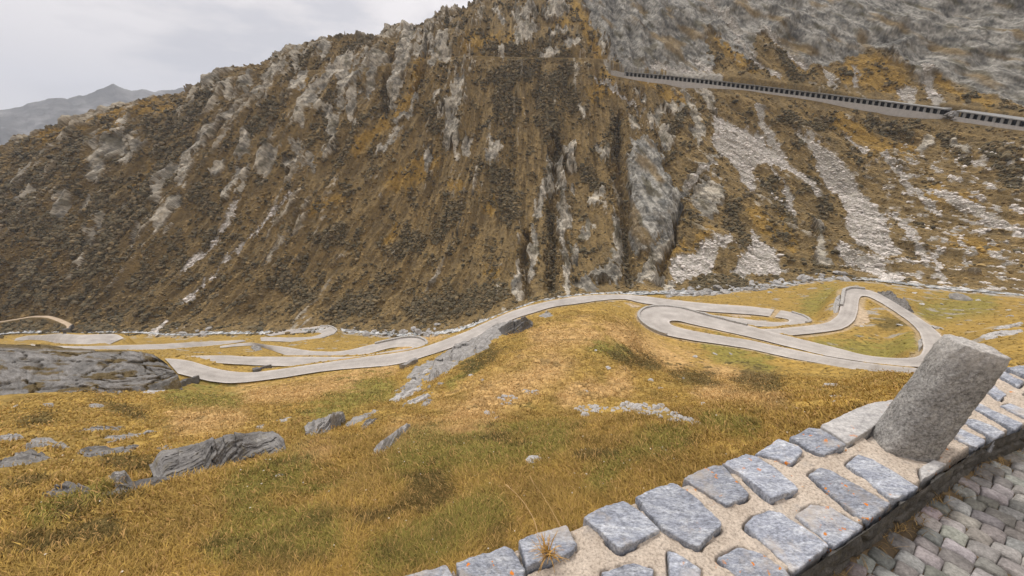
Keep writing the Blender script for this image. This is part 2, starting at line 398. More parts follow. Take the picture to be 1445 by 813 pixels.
def carve(Z, strip, half_extra=.6, bank=2.6, drop=.05):
    """level the ground under a strip of (ax ay bx by z) sections; returns the new heights and the distance outside the strip"""
    D = np.full(Z.shape, 99., np.float32); ZR = np.zeros(Z.shape, np.float32)
    k3 = np.arange(0, len(strip) - 1 + 1e-6, 1 / 3); strip = np.stack([np.interp(k3, np.arange(len(strip)), strip[:, c_]) for c_ in range(5)], 1)
    n = len(strip)
    for i in range(0, n, 20):
        s = strip[i:i + 21]; pts = np.concatenate([s[:, :2], s[:, 2:4]]); r = bank + 3
        w = np.nonzero((XX > pts[:, 0].min() - r) & (XX < pts[:, 0].max() + r) & (YY > pts[:, 1].min() - r) & (YY < pts[:, 1].max() + r))
        if not len(w[0]): continue
        x, y = XX[w], YY[w]; best = D[w].astype(float); zr = ZR[w].astype(float)
        for q in s:
            cx, cy = (q[0] + q[2]) / 2, (q[1] + q[3]) / 2; ex, ey = q[2] - q[0], q[3] - q[1]; L = math.hypot(ex, ey) + 1e-6
            ux, uy = ex / L, ey / L; al = (x - cx) * ux + (y - cy) * uy; ac = -(x - cx) * uy + (y - cy) * ux
            dd = np.hypot(np.maximum(np.abs(al) - L / 2, 0), np.maximum(np.abs(ac) - .7, 0)) + .02 * np.abs(ac)
            u = dd < best; best = np.where(u, dd, best); zr = np.where(u, q[4], zr)
        D[w] = best; ZR[w] = zr
    f = sst(half_extra, half_extra + bank, D)
    return np.where(D < 50, (ZR - drop) * (1 - f) + Z * f, Z), D

DR = np.full(ZZ.shape, 99., np.float32)
near_road = []
ZW = ZZ + 0
strips = [('D', 2.), ('E', 2.), ('C', 2.), ('B1', 1.8), ('A', 2.5), ('A2', 1.8), ('G', 2.8)]
for k, bk in strips:
    ZW, D = carve(ZW, RIB[k], bank=bk); DR = np.minimum(DR, D)
for k, bk in strips:                                     # a neighbour's bank must not bury a road
    ZW, D = carve(ZW, RIB[k], bank=.35, half_extra=.35, drop=.16)
# valley floor: hummocks fade out at the roads
ZW = ZW + (hum * (1 - .75 * sst(48, 75, RR)) - .25 * sst(48, 75, RR) * (RR < RG)) * sst(.3, 5., DR)
EV = ZW / RR

def height(x, y):
    x = np.atleast_1d(np.asarray(x, float)); y = np.atleast_1d(np.asarray(y, float))
    r = np.hypot(x, y); th = np.arctan2(x, y); j = np.clip((th - TH[0]) / (TH[1] - TH[0]), 0, NV - 1.001); j0 = j.astype(int); f = j - j0
    out = np.zeros(len(x))
    for k in range(len(x)):
        c = lnR[:, j0[k]] * (1 - f[k]) + lnR[:, j0[k] + 1] * f[k]; zc = ZW[:, j0[k]] * (1 - f[k]) + ZW[:, j0[k] + 1] * f[k]
        out[k] = np.interp(math.log(r[k]), c, zc)
    return out
def ghit(px, py, r_min=0.): return hit(px, py, EV, r_min=r_min)
# ------------------------------------------------------------------ gallery line and foot paths on the mountain
GAL_PX = [(862,103.5),(880,107),(940,112.5),(1000,118.8),(1077,128.5),(1154,138.3),(1240,149.5),(1326,161.3),(1385,170),(1445,179.3),(1490,186)]
GAL_FOOT = [(862,105),(880,110),(940,116),(1000,122.5),(1077,133),(1154,143.5),(1240,155),(1326,166.5),(1385,175),(1445,184),(1490,191)]
g = hit(*np.array(GAL_FOOT).T)
gi = np.array(GAL_FOOT)[:, 0]; gr = np.hypot(g[:, 0], g[:, 1]); gr = np.convolve(np.pad(gr, 1, mode='edge'), [.2, .6, .2], mode='valid')
gth, gel = th_el(*np.array(GAL_PX).T); g = np.stack([gr * np.sin(gth), gr * np.cos(gth), gr * gel], 1)
GAL = resample(g, 1.0)
tg = np.gradient(GAL[:, :2], axis=0); tg /= np.linalg.norm(tg, axis=1)[:, None]
GN = np.stack([-tg[:, 1], tg[:, 0]], 1); GN[GN[:, 1] < 0] *= -1          # uphill side
gal_strip = np.concatenate([GAL[:, :2] + GN * 1.2, GAL[:, :2] + GN * 6.0, GAL[:, 2:3]], 1)
ZW, DG = carve(ZW, gal_strip, bank=1.0, half_extra=.1, drop=.35)
DG = np.maximum(DG - 1.0, 0)
PATHS = {
 'F': ([(-12,456.5),(0,454.5),(31,449.5),(48,446.5),(69,447),(80,450.5),(90,455),(101,460),(96,466),(90,471)], 1.6),
 'T': ([(425,100.5),(460,98.8),(499,98.5),(540,93),(585,87),(620,83),(655,79),(700,80.5),(760,81.5),(820,82),(862,85)], 1.7),
}
PRIB = {}
for k, (pp, w) in PATHS.items():
    q = hit(*np.array(pp, float).T); q = resample(q, 1.5)
    for _ in range(4):
        qq = np.pad(q, ((1, 1), (0, 0)), mode='edge'); q = .25 * qq[:-2] + .5 * qq[1:-1] + .25 * qq[2:]
    t = np.gradient(q[:, :2], axis=0); t /= np.linalg.norm(t, axis=1)[:, None] + 1e-9; nrm = np.stack([-t[:, 1], t[:, 0]], 1)
    PRIB[k] = np.concatenate([q[:, :2] - nrm * w / 2, q[:, :2] + nrm * w / 2, q[:, 2:3]], 1)
DP = np.full(ZZ.shape, 99., np.float32)
for k in PRIB:
    ZW, D = carve(ZW, PRIB[k], bank=1.5, half_extra=.3); DP = np.minimum(DP, D)
EV = ZW / RR

# ------------------------------------------------------------------ painted kinds of ground: strokes (width, points) and outlines, placed on the base terrain
def lines_field(PX, PY, L):
    out = np.full(PX.shape, -1.)
    for w, pts in L:
        pts = np.asarray(pts, float)
        ws = np.linspace(w, w, len(pts)) if np.isscalar(w) else np.interp(np.linspace(0, 1, len(pts)), np.linspace(0, 1, len(w)), w)
        W = ws.max() * 2
        idx = np.nonzero((PX > pts[:, 0].min() - W) & (PX < pts[:, 0].max() + W) & (PY > pts[:, 1].min() - W) & (PY < pts[:, 1].max() + W))
        if not len(idx[0]): continue
        x, y = PX[idx], PY[idx]; best = np.full(x.shape, -1.)
        if len(pts) == 1: pts = np.concatenate([pts, pts + .01]); ws = np.array([ws[0], ws[0]])
        for i in range(len(pts) - 1):
            a, b = pts[i], pts[i + 1]; e = b - a; L2 = e @ e + 1e-9
            t = np.clip(((x - a[0]) * e[0] + (y - a[1]) * e[1]) / L2, 0, 1)
            dd = np.hypot(x - a[0] - t * e[0], y - a[1] - t * e[1]); ww = ws[i] + (ws[i + 1] - ws[i]) * t
            best = np.maximum(best, 1 - dd / ww)
        out[idx] = np.maximum(out[idx], np.clip(best, -1, 1))
    return out

def poly_sd(x, y, P):
    P = np.asarray(P, float); ins = np.zeros(x.shape, bool); dm = np.full(x.shape, 1e9)
    for i in range(len(P)):
        a, b = P[i], P[(i + 1) % len(P)]; e = b - a
        t = np.clip(((x - a[0]) * e[0] + (y - a[1]) * e[1]) / (e @ e + 1e-9), 0, 1)
        dm = np.minimum(dm, np.hypot(x - a[0] - t * e[0], y - a[1] - t * e[1]))
        c = (a[1] > y) != (b[1] > y)
        ins ^= c & (x < (b[0] - a[0]) * (y - a[1]) / (b[1] - a[1] + 1e-12) + a[0])
    return np.where(ins, dm, -dm)

def polys_field(PX, PY, L, soft=12.):
    out = np.full(PX.shape, -1.)
    for P in L:
        P = np.asarray(P, float)
        idx = np.nonzero((PX > P[:, 0].min() - 20) & (PX < P[:, 0].max() + 20) & (PY > P[:, 1].min() - 20) & (PY < P[:, 1].max() + 20))
        if not len(idx[0]): continue
        out[idx] = np.maximum(out[idx], np.clip(poly_sd(PX[idx], PY[idx], P) / soft, -1, 1))
    return out

ROCK_L = [
 (9,[(330,158),(290,195),(268,222)]),(10,[(272,215),(258,248),(256,262)]),(8,[(246,235),(228,258),(222,275)]),(12,[(196,203),(186,214),(181,222)]),
 (11,[(166,205),(150,212)]),(11,[(140,232),(131,245)]),(7,[(176,180),(172,198)]),(8,[(122,280),(116,292)]),(9,[(94,282),(84,300)]),(7,[(52,272),(36,284)]),(6,[(34,246),(22,258)]),
 (11,[(252,288),(238,300),(230,316)]),(7,[(312,232),(306,245)]),(5,[(337,235),(331,262),(322,280)]),(5,[(349,240),(340,275)]),(5,[(350,190),(338,222)]),(5,[(352,112),(343,128)]),(4,[(330,125),(322,142)]),(6,[(312,122),(300,130)]),
 (5,[(131,328),(126,350),(120,376)]),(4,[(142,330),(137,345)]),(5,[(145,305),(140,318)]),(4,[(176,290),(178,300)]),(5,[(200,320),(192,345)]),
 (9,[(402,95),(385,112),(372,130),(365,138)]),(5,[(428,82),(421,96)]),(7,[(430,105),(416,125)]),(6,[(460,66),(455,80)]),
 (12,[(493,84),(478,98),(470,100)]),(9,[(492,108),(486,130),(484,148)]),(8,[(462,108),(450,120)]),(8,[(446,125),(434,138),(426,150),(424,172)]),(8,[(440,140),(455,152),(470,172),(466,188)]),(4,[(478,160),(470,200),(458,220)]),
 (7,[(505,110),(502,130)]),(7,[(530,88),(522,110),(520,130)]),(6,[(500,140),(498,168)]),(5,[(520,78),(505,95)]),(8,[(540,78),(530,90)]),
 ((10,13,9,5),[(578,42),(568,75),(562,110),(556,150)]),((7,9),[(556,120),(552,150)]),((9,6),[(624,50),(622,80),(630,90)]),(7,[(598,55),(590,70)]),(6,[(610,60),(608,90)]),
 (7,[(648,118),(640,145)]),(7,[(634,150),(634,175),(630,205)]),(6,[(642,180),(640,215),(646,230)]),(6,[(662,192),(660,215)]),(4,[(622,130),(616,140)]),(4,[(585,140),(575,160),(560,172)]),(5,[(562,183),(548,203),(534,215)]),(4,[(604,205),(600,238)]),
 (7,[(386,213),(372,225)]),(9,[(382,222),(374,240)]),(6,[(414,200),(420,232)]),(5,[(402,222),(408,240)]),(5,[(440,225),(444,240)]),(6,[(352,195),(345,215)]),(5,[(385,175),(380,190)]),
 (4,[(700,8),(712,35)]),(5,[(730,10),(735,35)]),(9,[(752,14),(745,22)]),(5,[(733,40),(730,62)]),(8,[(752,36),(740,48)]),(14,[(795,5),(780,15)]),(5,[(800,42),(780,44)]),(8,[(782,68),(772,75)]),(6,[(812,60),(800,62)]),(4,[(848,60),(855,75)]),(4,[(708,72),(706,82)]),(5,[(866,82),(858,95)]),
 ((3,5),[(774,212),(777,245),(778,268)]),((7,4),[(773,255),(764,285),(760,300)]),((3,6,5),[(755,318),(754,345),(751,372),(750,390)]),((3,5,7),[(733,370),(731,390),(730,415)]),
 ((4,5,7),[(788,225),(792,270),(794,320),(800,380),(803,410)]),(5,[(800,210),(803,235)]),(8,[(803,205),(798,215)]),(4,[(848,205),(855,228),(860,215)]),
 ((5,9),[(870,310),(869,340),(871,375)]),(7,[(846,272),(838,285)]),(7,[(834,318),(825,330)]),(6,[(805,260),(806,255)]),(5,[(800,300),(804,318)]),(10,[(842,388),(868,390)]),(9,[(815,392),(830,402)]),(6,[(813,350),(810,362)]),
 ((5,6,8),[(1008,222),(990,245),(962,275),(950,300),(938,338),(926,365),(920,392)]),(14,[(1006,268),(990,280)]),(8,[(1012,282),(1000,295)]),(8,[(945,148),(955,155)]),(10,[(930,160),(922,170)]),(5,[(898,128),(904,140)]),
 (7,[(988,122),(1000,138),(1004,150)]),((3,5,7),[(962,120),(972,150),(984,170),(990,190)]),(9,[(935,188),(940,205)]),(8,[(980,185),(985,200)]),(5,[(893,165),(898,178)]),(5,[(1150,315),(1158,345),(1165,375)]),(7,[(1160,350),(1158,365)]),(7,[(1310,195),(1300,212)]),(5,[(1345,205),(1362,218)]),
 (8,[(930,385),(905,392)]),(6,[(945,400),(938,412)]),(8,[(700,205),(690,225)]),(4,[(820,150),(826,170)]),
]
ROCK_P = [
 [(822,-80),(824,12),(830,30),(846,52),(862,72),(872,88),(885,99),(960,104),(1000,104),(1012,88),(1004,66),(1000,48),(1012,50),(1040,78),(1068,92),(1076,90),(1070,66),(1066,50),(1082,52),(1108,78),(1138,100),(1146,95),(1172,92),(1200,78),(1220,76),(1250,80),(1275,92),(1296,125),(1318,108),(1350,122),(1385,135),(1400,128),(1420,140),(1445,150),(1600,160),(1600,-300)],
 [(892,196),(929,198),(954,262),(966,270),(942,325),(919,360),(899,366),(887,340),(886,237)],
]
SCREE_L = [
 ((3,4,3),[(338,284),(318,312),(297,340),(275,362),(252,389)]),((3,3,2,2,4),[(420,270),(395,295),(358,333),(300,388),(256,428)]),((2,3,7),[(238,450),(228,460),(215,472)]),((3,2),[(840,108),(862,117),(880,138),(905,158)]),
 ((2,3,4),[(1085,230),(1104,262),(1120,292)]),((2,3,4),[(1062,250),(1090,280),(1118,303)]),((4,6,3),[(1066,150),(1085,185),(1108,210)]),((2,4,4),[(1190,182),(1205,200),(1222,216)]),(5,[(1165,104),(1170,116),(1176,127)]),((6,8),[(1304,100),(1312,122),(1322,146)]),(3,[(1205,95),(1206,122)]),
 ((5,8),[(1272,130),(1285,138)]),(9,[(1188,362),(1215,375),(1262,388)]),(5,[(1262,300),(1285,330),(1310,365)]),(4,[(1318,360),(1330,395)]),(4,[(1245,225),(1290,265),(1330,300)]),((3,3),[(1040,55),(1080,98),(1100,108)]),
 (5,[(1325,272),(1380,300),(1445,330)]),(7,[(960,100),(1010,112)]),(6,[(985,78),(1005,108)]),(5,[(925,92),(960,104)]),(4,[(1000,0),(1030,30),(1045,48)]),(4,[(1075,40),(1110,72),(1140,95)]),(4,[(1005,232),(975,262)]),
]
SCREE_P = [
 [(1004,152),(1018,158),(1040,172),(1075,186),(1108,212),(1132,242),(1167,283),(1152,282),(1128,258),(1104,244),(1088,232),(1064,233),(1059,279),(1050,277),(1040,246),(1028,222),(1012,214),(1008,182)],
 [(1122,185),(1135,190),(1160,212),(1190,234),(1228,272),(1252,310),(1268,364),(1240,372),(1210,347),(1196,312),(1190,282),(1164,242)],
 [(951,396),(949,370),(979,350),(1011,338),(1022,342),(1004,370),(1012,387),(979,391)],[(1065,318),(1095,350),(1112,382),(1070,386),(1025,380),(1040,366),(1062,350)],
 [(1010,340),(1030,332),(1040,345),(1015,352)],
]
SHRUB_L = [
 ((14,12),[(300,140),(262,170),(232,200)]),((10,16),[(262,200),(215,250),(180,300)]),(18,[(110,205),(75,245),(40,280)]),(10,[(205,180),(215,190)]),(16,[(150,270),(130,300)]),(26,[(20,300),(70,330),(150,360)]),(18,[(200,300),(170,330),(120,390)]),(14,[(280,270),(300,300)]),(20,[(40,380),(60,420)]),
 (14,[(775,58),(765,72)]),(12,[(690,70),(740,78),(800,80)]),(20,[(800,100),(790,118)]),(18,[(700,110),(745,100)]),(22,[(710,130),(720,165)]),(18,[(770,120),(775,160),(780,190)]),(18,[(800,130),(815,150)]),(12,[(870,170),(868,200),(872,225)]),(8,[(880,320),(881,360),(886,395)]),(9,[(778,300),(776,350),(778,400)]),(8,[(785,195),(786,225)]),(12,[(825,245),(840,255)]),
 (10,[(640,150),(608,165)]),(10,[(618,175),(610,185)]),(8,[(545,130),(540,165)]),(12,[(470,140),(460,165),(470,210)]),(10,[(520,60),(490,75)]),(8,[(500,170),(495,200),(480,230)]),(10,[(440,85),(420,98)]),(12,[(385,150),(360,180)]),
 (26,[(700,250),(720,300)]),(18,[(640,300),(620,330)]),(24,[(650,430),(700,415),(590,440)]),(16,[(450,340),(480,330)]),(20,[(400,390),(440,420)]),(16,[(560,360),(590,340)]),(22,[(520,420),(480,440)]),(14,[(1030,290),(1050,320)]),(12,[(1075,260),(1098,290),(1115,320)]),(14,[(1130,250),(1165,290)]),(10,[(1060,340),(1050,345)]),(18,[(990,400),(1040,395)]),(10,[(1330,185),(1360,230)]),(22,[(1400,220),(1440,260)]),(9,[(1285,340),(1300,350)]),(8,[(1090,70),(1110,90),(1130,112)]),(8,[(1375,130),(1370,135)]),(8,[(1050,75),(1065,92)]),(14,[(960,165),(945,185)]),(10,[(1160,185),(1100,170)]),(14,[(1230,180),(1280,185)]),
]
GOLD_L = [
 ((5,7,6),[(596,50),(588,100),(578,135),(560,165)]),(12,[(730,52),(720,62)]),(10,[(780,40),(800,35)]),(12,[(810,0),(826,40),(845,75)]),(18,[(700,62),(660,60)]),(22,[(600,230),(560,260)]),(10,[(640,265),(650,268)]),(12,[(500,215),(540,180)]),(8,[(430,120),(420,130)]),
 ((7,10),[(1012,52),(1035,75),(1065,95)]),((5,8),[(1095,58),(1120,80),(1140,98)]),(26,[(1205,95),(1230,100),(1260,118)]),(16,[(1190,110),(1270,125)]),((9,10),[(1325,112),(1350,128),(1400,145)]),(12,[(905,108),(925,118)]),(14,[(960,140),(940,130)]),(14,[(1180,170),(1250,210)]),(14,[(1230,215),(1290,215)]),(8,[(1100,300),(1120,350)]),(10,[(1060,300),(1090,330)]),(16,[(1320,270),(1370,285)]),(16,[(1350,340),(1400,355)]),(10,[(690,380),(700,385)]),(8,[(560,320),(545,340)]),(8,[(480,280),(440,300)]),(10,[(985,345),(1000,330)]),(12,[(950,355),(965,345)]),(18,[(860,110),(840,130)]),(10,[(700,280),(690,300)]),
 (12,[(100,180),(160,170),(240,150)]),(8,[(35,205),(90,190)]),(9,[(170,180),(110,215),(60,250)]),(7,[(215,235),(185,270)]),
]

PX, PY = project(XX[:, :NV], YY[:, :NV], ZB[:, :NV])
MT = slice(I_RIV - 6, I_RIDGE + 12)                    # rows of the mountain
mx, my, mr = XX[MT, :NV], YY[MT, :NV], RR[MT, :NV]
w1, w2 = fbm(mx * .06, my * .03, 3, 31), fbm(mx * .06, my * .03, 3, 32)
w3, w4 = fbm(mx * .3, my * .15, 3, 33), fbm(mx * .3, my * .15, 3, 34)
w5, w6 = fbm(mx * .9, my * .45, 3, 35), fbm(mx * .9, my * .45, 3, 36)
qx, qy = PX[MT] + 9 * w1 + 8 * w3 + 4 * w5, PY[MT] + 9 * w2 + 8 * w4 + 4 * w6
kx = .38 * sst(790, 560, PX[MT]) - .42 * sst(820, 960, PX[MT])
ms = mx - kx * (my - 140)                              # ribs and gullies run obliquely down the slope
rib = fbm(ms * .055 + .15 * w1, my * .014, 4, 41)
rib2 = fbm(ms * .22 + .4 * w1, my * .05, 4, 42)
fin = fbm(ms * .7, my * .35, 4, 43)
grain = fbm(mx * 1.5, my * .9, 3, 51)
iso = fbm(mx * .12, my * .12, 4, 44)
upper = sst(60, 200, mr - RG[:NV]) * sst(760, 620, PX[MT])        # craggy upper left
crag = .35 * upper + .25 * sst(.0, .5, rib)
rock_f = np.maximum(lines_field(qx, qy, [(np.array(w_) * 1.1, p_) for w_, p_ in ROCK_L]) * 1.15, polys_field(qx, qy, ROCK_P, 9)) + .55 * rib2 + .6 * fin + .75 * fbm(ms * .5 + .4 * w1, my * .085, 4, 56)
rock_n = (rib2 * 1.2 + rib * .9 + fin * .8) + crag - .55 + .75 * upper * (ridged(ms * .085 + .25 * w1, my * .018, 3, 64) - .25)
rgt = sst(1190, 1300, PX[MT] + 60 * w1) * sst(190, 240, PY[MT])
speck = (fbm(mx * .28, my * .2, 4, 45) * 1.5 + .8 * fin) - .28
rock = np.maximum(sst(.06, .26, rock_f), sst(.12, .35, rock_n) * .8)
scree_f = .12 + np.maximum(lines_field(qx, qy, SCREE_L) * 1.2, polys_field(qx, qy, SCREE_P, 7)) + .5 * fin + .35 * rib2
scree = np.maximum(sst(-.08, .42, scree_f), rgt * sst(.0, .28, speck + .08 * rgt))
shrub_f = lines_field(qx, qy, SHRUB_L) * .95 + .9 * iso + .8 * fin
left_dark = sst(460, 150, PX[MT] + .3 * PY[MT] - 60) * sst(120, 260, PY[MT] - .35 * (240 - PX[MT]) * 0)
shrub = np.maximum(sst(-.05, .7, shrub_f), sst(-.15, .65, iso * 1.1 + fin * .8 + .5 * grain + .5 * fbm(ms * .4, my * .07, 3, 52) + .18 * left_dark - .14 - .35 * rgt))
gold = sst(.0, .6, lines_field(qx, qy, GOLD_L) + .5 * iso + .5 * fin)
dn = 1 - np.maximum(rock, scree)
shrub *= dn

# relief along the slope's normal
e0 = np.stack([np.gradient(XX[MT, :NV], axis=1), np.gradient(YY[MT, :NV], axis=1), np.gradient(ZW[MT, :NV], axis=1)], -1)
e1 = np.stack([np.gradient(XX[MT, :NV], axis=0), np.gradient(YY[MT, :NV], axis=0), np.gradient(ZW[MT, :NV], axis=0)], -1)
nr = np.cross(e0, e1); nr /= np.linalg.norm(nr, axis=-1)[..., None] + 1e-12; nr[nr[..., 2] < 0] *= -1
calm = sst(1, 9, DG[MT, :NV]) * sst(0, 5, DP[MT, :NV])
edge = sst(0, 18, mr - RG[:NV]) * sst(I_RIDGE + 10, I_RIDGE - 12, np.arange(MT.start, MT.stop))[:, None] + .35 * (np.arange(MT.start, MT.stop) > I_RIDGE - 30)[:, None]
edge = np.clip(edge, 0, 1)
rr = ridged(mx * .11 + .3 * w1, my * .03, 3, 46)
def cells(x, y, seed):                                    # block pattern: gap between the two nearest seeds, and a value per block
    xi, yi = np.floor(x), np.floor(y); d1 = np.full(x.shape, 9.); d2 = np.full(x.shape, 9.); idn = np.zeros(x.shape)
    for a in (-1, 0, 1):
        for b in (-1, 0, 1):
            cx, cy = xi + a, yi + b; h1 = np.abs(np.sin(cx * 127.1 + cy * 311.7 + seed) * 43758.5453) % 1; h2 = np.abs(np.sin(cx * 269.5 + cy * 183.3 + seed) * 43758.5453) % 1
            d = np.hypot(x - cx - .15 - .7 * h1, y - cy - .15 - .7 * h2)
            n2 = d < d1; d2 = np.where(n2, d1, np.minimum(d2, d)); idn = np.where(n2, h1, idn); d1 = np.where(n2, d, d1)
    return d2 - d1, idn
tilt = sst(780, 980, PX[MT])                               # bedding leans over towards the right
bu = ms; bv = my
def facets(x, y, seed):                                    # every block is a plane of its own tilt
    xi, yi = np.floor(x), np.floor(y); d1 = np.full(x.shape, 9.); d2 = np.full(x.shape, 9.); pl = np.zeros(x.shape); idn = np.zeros(x.shape)
    for a in (-1, 0, 1):
        for b in (-1, 0, 1):
            cx, cy = xi + a, yi + b; h1 = np.abs(np.sin(cx * 127.1 + cy * 311.7 + seed) * 43758.5453) % 1; h2 = np.abs(np.sin(cx * 269.5 + cy * 183.3 + seed) * 43758.5453) % 1
            dx, dy = x - cx - .15 - .7 * h1, y - cy - .15 - .7 * h2; d = np.hypot(dx, dy); n2 = d < d1
            d2 = np.where(n2, d1, np.minimum(d2, d)); idn = np.where(n2, h1, idn); pl = np.where(n2, (h1 - .5) * dx * 2 + (h2 - .5) * dy * 2, pl); d1 = np.where(n2, d, d1)
    return d2 - d1, idn, pl
big = polys_field(qx, qy, ROCK_P[:1], 30) > 0
smooth_ = np.clip(polys_field(qx, qy, ROCK_P, 25) + .3, 0, 1)
def trifac(x, y, wl, a0, spread, n, seed):                  # folded planes: continuous, sharp edged facets
    r = np.random.default_rng(seed); o = 0; lo = fbm(x / (wl * 3), y / (wl * 3), 3, seed)
    for k_ in range(n):
        a_ = a0 + r.normal(0, spread); w_ = wl * r.uniform(.6, 1.7)
        o = o + np.abs(((x * math.cos(a_) + y * math.sin(a_)) / w_ + r.uniform() + 1.1 * lo * r.uniform(.4, 1.4) * wl / w_) % 1 - .5) * 2 * (w_ / wl) - .5 * w_ / wl
    return o / n
am = np.clip(.75 + 1.2 * fbm(mx * .03, my * .03, 3, 57), .25, 1.5)
f_s = 9.0 * trifac(mx, my, 17, math.atan2(.60, .80), .55, 5, 301) + 3.4 * trifac(mx, my, 6.5, math.atan2(.60, .80), .6, 5, 302) + 1.0 * trifac(mx, my, 2.8, .6, .9, 4, 303)
f_c = 9.5 * trifac(ms, my, 15, .0, .55, 5, 304) + 3.8 * trifac(ms, my, 6, .0, .6, 5, 305) + 1.1 * trifac(ms, my, 2.6, .2, .9, 4, 306)
blockh = f_c * am * (1 - smooth_) + smooth_ * (am * f_s + 1.6 * fbm(mx * .07, my * .05, 3, 55))
disp = 6.5 * rib + 2.2 * rib2 * (1 - .6 * smooth_) + rock * (.3 + blockh ) + .3 * fin * (1 - smooth_) + .35 * shrub * (1 + 2 * fin) - .8 * scree * (1 - rgt) + .10 * scree * grain
disp += upper * 4.2 * rr
# the two steep ravines right of the middle
rav = lines_field(qx, qy, [((7, 10, 12), [(874,165),(872,230),(880,330),(888,400)]),((6, 9, 10), [(783,195),(782,300),(778,410)]),((5, 8), [(742,330),(740,420)]),((5,7),[(960,290),(945,350),(930,400)]),((4,5),[(550,80),(541,165)]),((4,6),[(600,60),(585,130)])])
disp -= 5.4 * np.clip(rav + .2 + .25 * w3, 0, 1)
slab = polys_field(qx, qy, ROCK_P[1:], 14); disp += 5.0 * np.clip(slab + .2, 0, 1)
disp *= edge * calm
MX, MY, MZ = mx + nr[..., 0] * disp, my + nr[..., 1] * disp, ZW[MT, :NV] + nr[..., 2] * disp

# colour of the bare rock, read on the finished surface
uc, vcl = MX - kx * (MZ - 20) / .72, MZ * 1.25
wa_, wb_ = fbm(uc * .07, vcl * .07, 3, 61), fbm(uc * .07, vcl * .07, 3, 62)
ce1, ci1, _ = facets(uc / 8 + .7 * wa_, vcl / 11 + .7 * wb_, 11.)
ce2, ci2, _ = facets(uc / 3.2 + 1.2 * wa_, vcl / 4.6 + 1.2 * wb_, 12.)
ce3, ci3, _ = facets(uc / 1.5 + wa_, vcl / 2.0 + wb_, 13.)
crk = np.clip(.8 * (1 - sst(0, .07, ce1)) + .6 * (1 - sst(0, .10, ce2)) + .3 * (1 - sst(0, .12, ce3)), 0, 1)
ac_, al_ = .66 * MX + .94 * MZ - .30 * MY, .78 * MX - .74 * MZ - .15 * MY
fe1, fi1, fp1 = facets(ac_ / 6.5 + .7 * wa_, al_ / 15 + .7 * wb_, 21.); fe2, fi2, fp2 = facets(ac_ / 2.6 + 1.2 * wa_, al_ / 6 + 1.2 * wb_, 22.)
bed = fbm(ac_ * .5 + .4 * wa_, al_ * .16, 4, 53)
grn = fbm(uc * 1.1, vcl * 1.1, 3, 58); mid_ = fbm(uc * .3, vcl * .25, 3, 59)

def lerp3(a, b, f): return a * (1 - f[..., None]) + b * f[..., None]
C = lambda *c: np.array(c, float)
G_OCHRE, G_BROWN, G_SHRUB, G_ROCK, G_ROCK2, G_SCREE, G_GOLD = C(.335,.232,.105), C(.185,.134,.070), C(.082,.071,.045), C(.52,.485,.445), C(.15,.145,.138), C(.50,.462,.425), C(.38,.235,.06)
strk = fbm(ms * .40 + .5 * w1, my * .06, 4, 50)
t1 = np.clip(.5 + .8 * iso + .6 * fin + .9 * strk + .6 * grain, 0, 1)
mc = lerp3(G_BROWN + 0 * mx[..., None], G_OCHRE, t1)
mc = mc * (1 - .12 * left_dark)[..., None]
mc = lerp3(mc, G_GOLD, gold * .75)
mc = lerp3(mc, G_SHRUB, np.clip(shrub * (.62 + .9 * grain), 0, 1))
rk = lerp3(G_ROCK2 + 0 * mx[..., None], G_ROCK, np.clip(.55 + (1 - smooth_) * (.9 * mid_ + .5 * (ci1 - .5) + .45 * (ci2 - .5) + .35 * (ci3 - .5)) + smooth_ * (1.1 * bed + .4 * (fi1 - .5) + .4 * (fi2 - .5) + .6 * mid_) + .8 * grn, 0, 1))
fcr = np.clip(.8 * (1 - sst(0, .06, fe1)) + .55 * (1 - sst(0, .09, fe2)), 0, 1)
rk = rk * (1 - .5 * np.where(smooth_ > .4, fcr, crk))[..., None]
grey = polys_field(qx, qy, ROCK_P, 20) > -.2
rk = np.where(grey[..., None], rk * np.where((slab > -.2)[..., None], C(1.05, 1.07, 1.1), C(.86, .87, .89)), rk * C(1.30, 1.25, 1.18))
rk = lerp3(rk, G_SHRUB * 1.5, .75 * sst(.12, .4, fbm(ac_ * .22, al_ * .09, 4, 48)))
rk = lerp3(rk, G_OCHRE * .8, .75 * sst(.10, .34, fbm(ac_ * .10, al_ * .035, 4, 49)) * grey)
mc = lerp3(mc, rk, rock)
mc = lerp3(mc, G_SCREE * (.88 + .5 * fin)[..., None], scree)

mc = mc * C(.86, .87, .82)
# ------------------------------------------------------------------ meadow colours
vy = slice(0, I_RIV + 1)
vx, vyy = XX[vy, :NV], YY[vy, :NV]; vpx, vpy = PX[vy], PY[vy]; vr = RR[vy, :NV]
k = 1 / np.clip(vr / 18, .35, 6)
a1 = fbm(vx * .16, vyy * .16, 4, 61); a2 = fbm(vx * .5, vyy * .5, 4, 62); a3 = fbm(vx * .05, vyy * .05, 3, 63); a4 = fbm(vx * 2, vyy * 2, 3, 64)
bx, by = vpx + 25 * a1 + 10 * a2, vpy + 14 * a2 + 8 * a4
GREEN_L = [(34,[(330,770),(470,765)]),(18,[(60,735),(150,705)]),(30,[(330,700),(420,660)]),(24,[(250,560),(330,570)]),(45,[(560,650),(700,635),(780,620)]),(40,[(640,760),(560,790),(700,720)]),(30,[(850,680),(880,640),(960,620)]),(26,[(500,560),(470,575),(540,545)]),(20,[(430,600),(455,590)]),(16,[(840,490),(880,500)]),(20,[(1010,490),(1080,515)]),(22,[(1140,430),(1170,415)]),(20,[(1160,490),(1280,495)]),(26,[(1390,425),(1300,440)]),(20,[(1000,600),(1060,610)]),(12,[(270,545),(300,542)]),(16,[(400,690),(470,680)]),(25,[(330,720),(440,740)]),(12,[(640,540),(670,520)])]
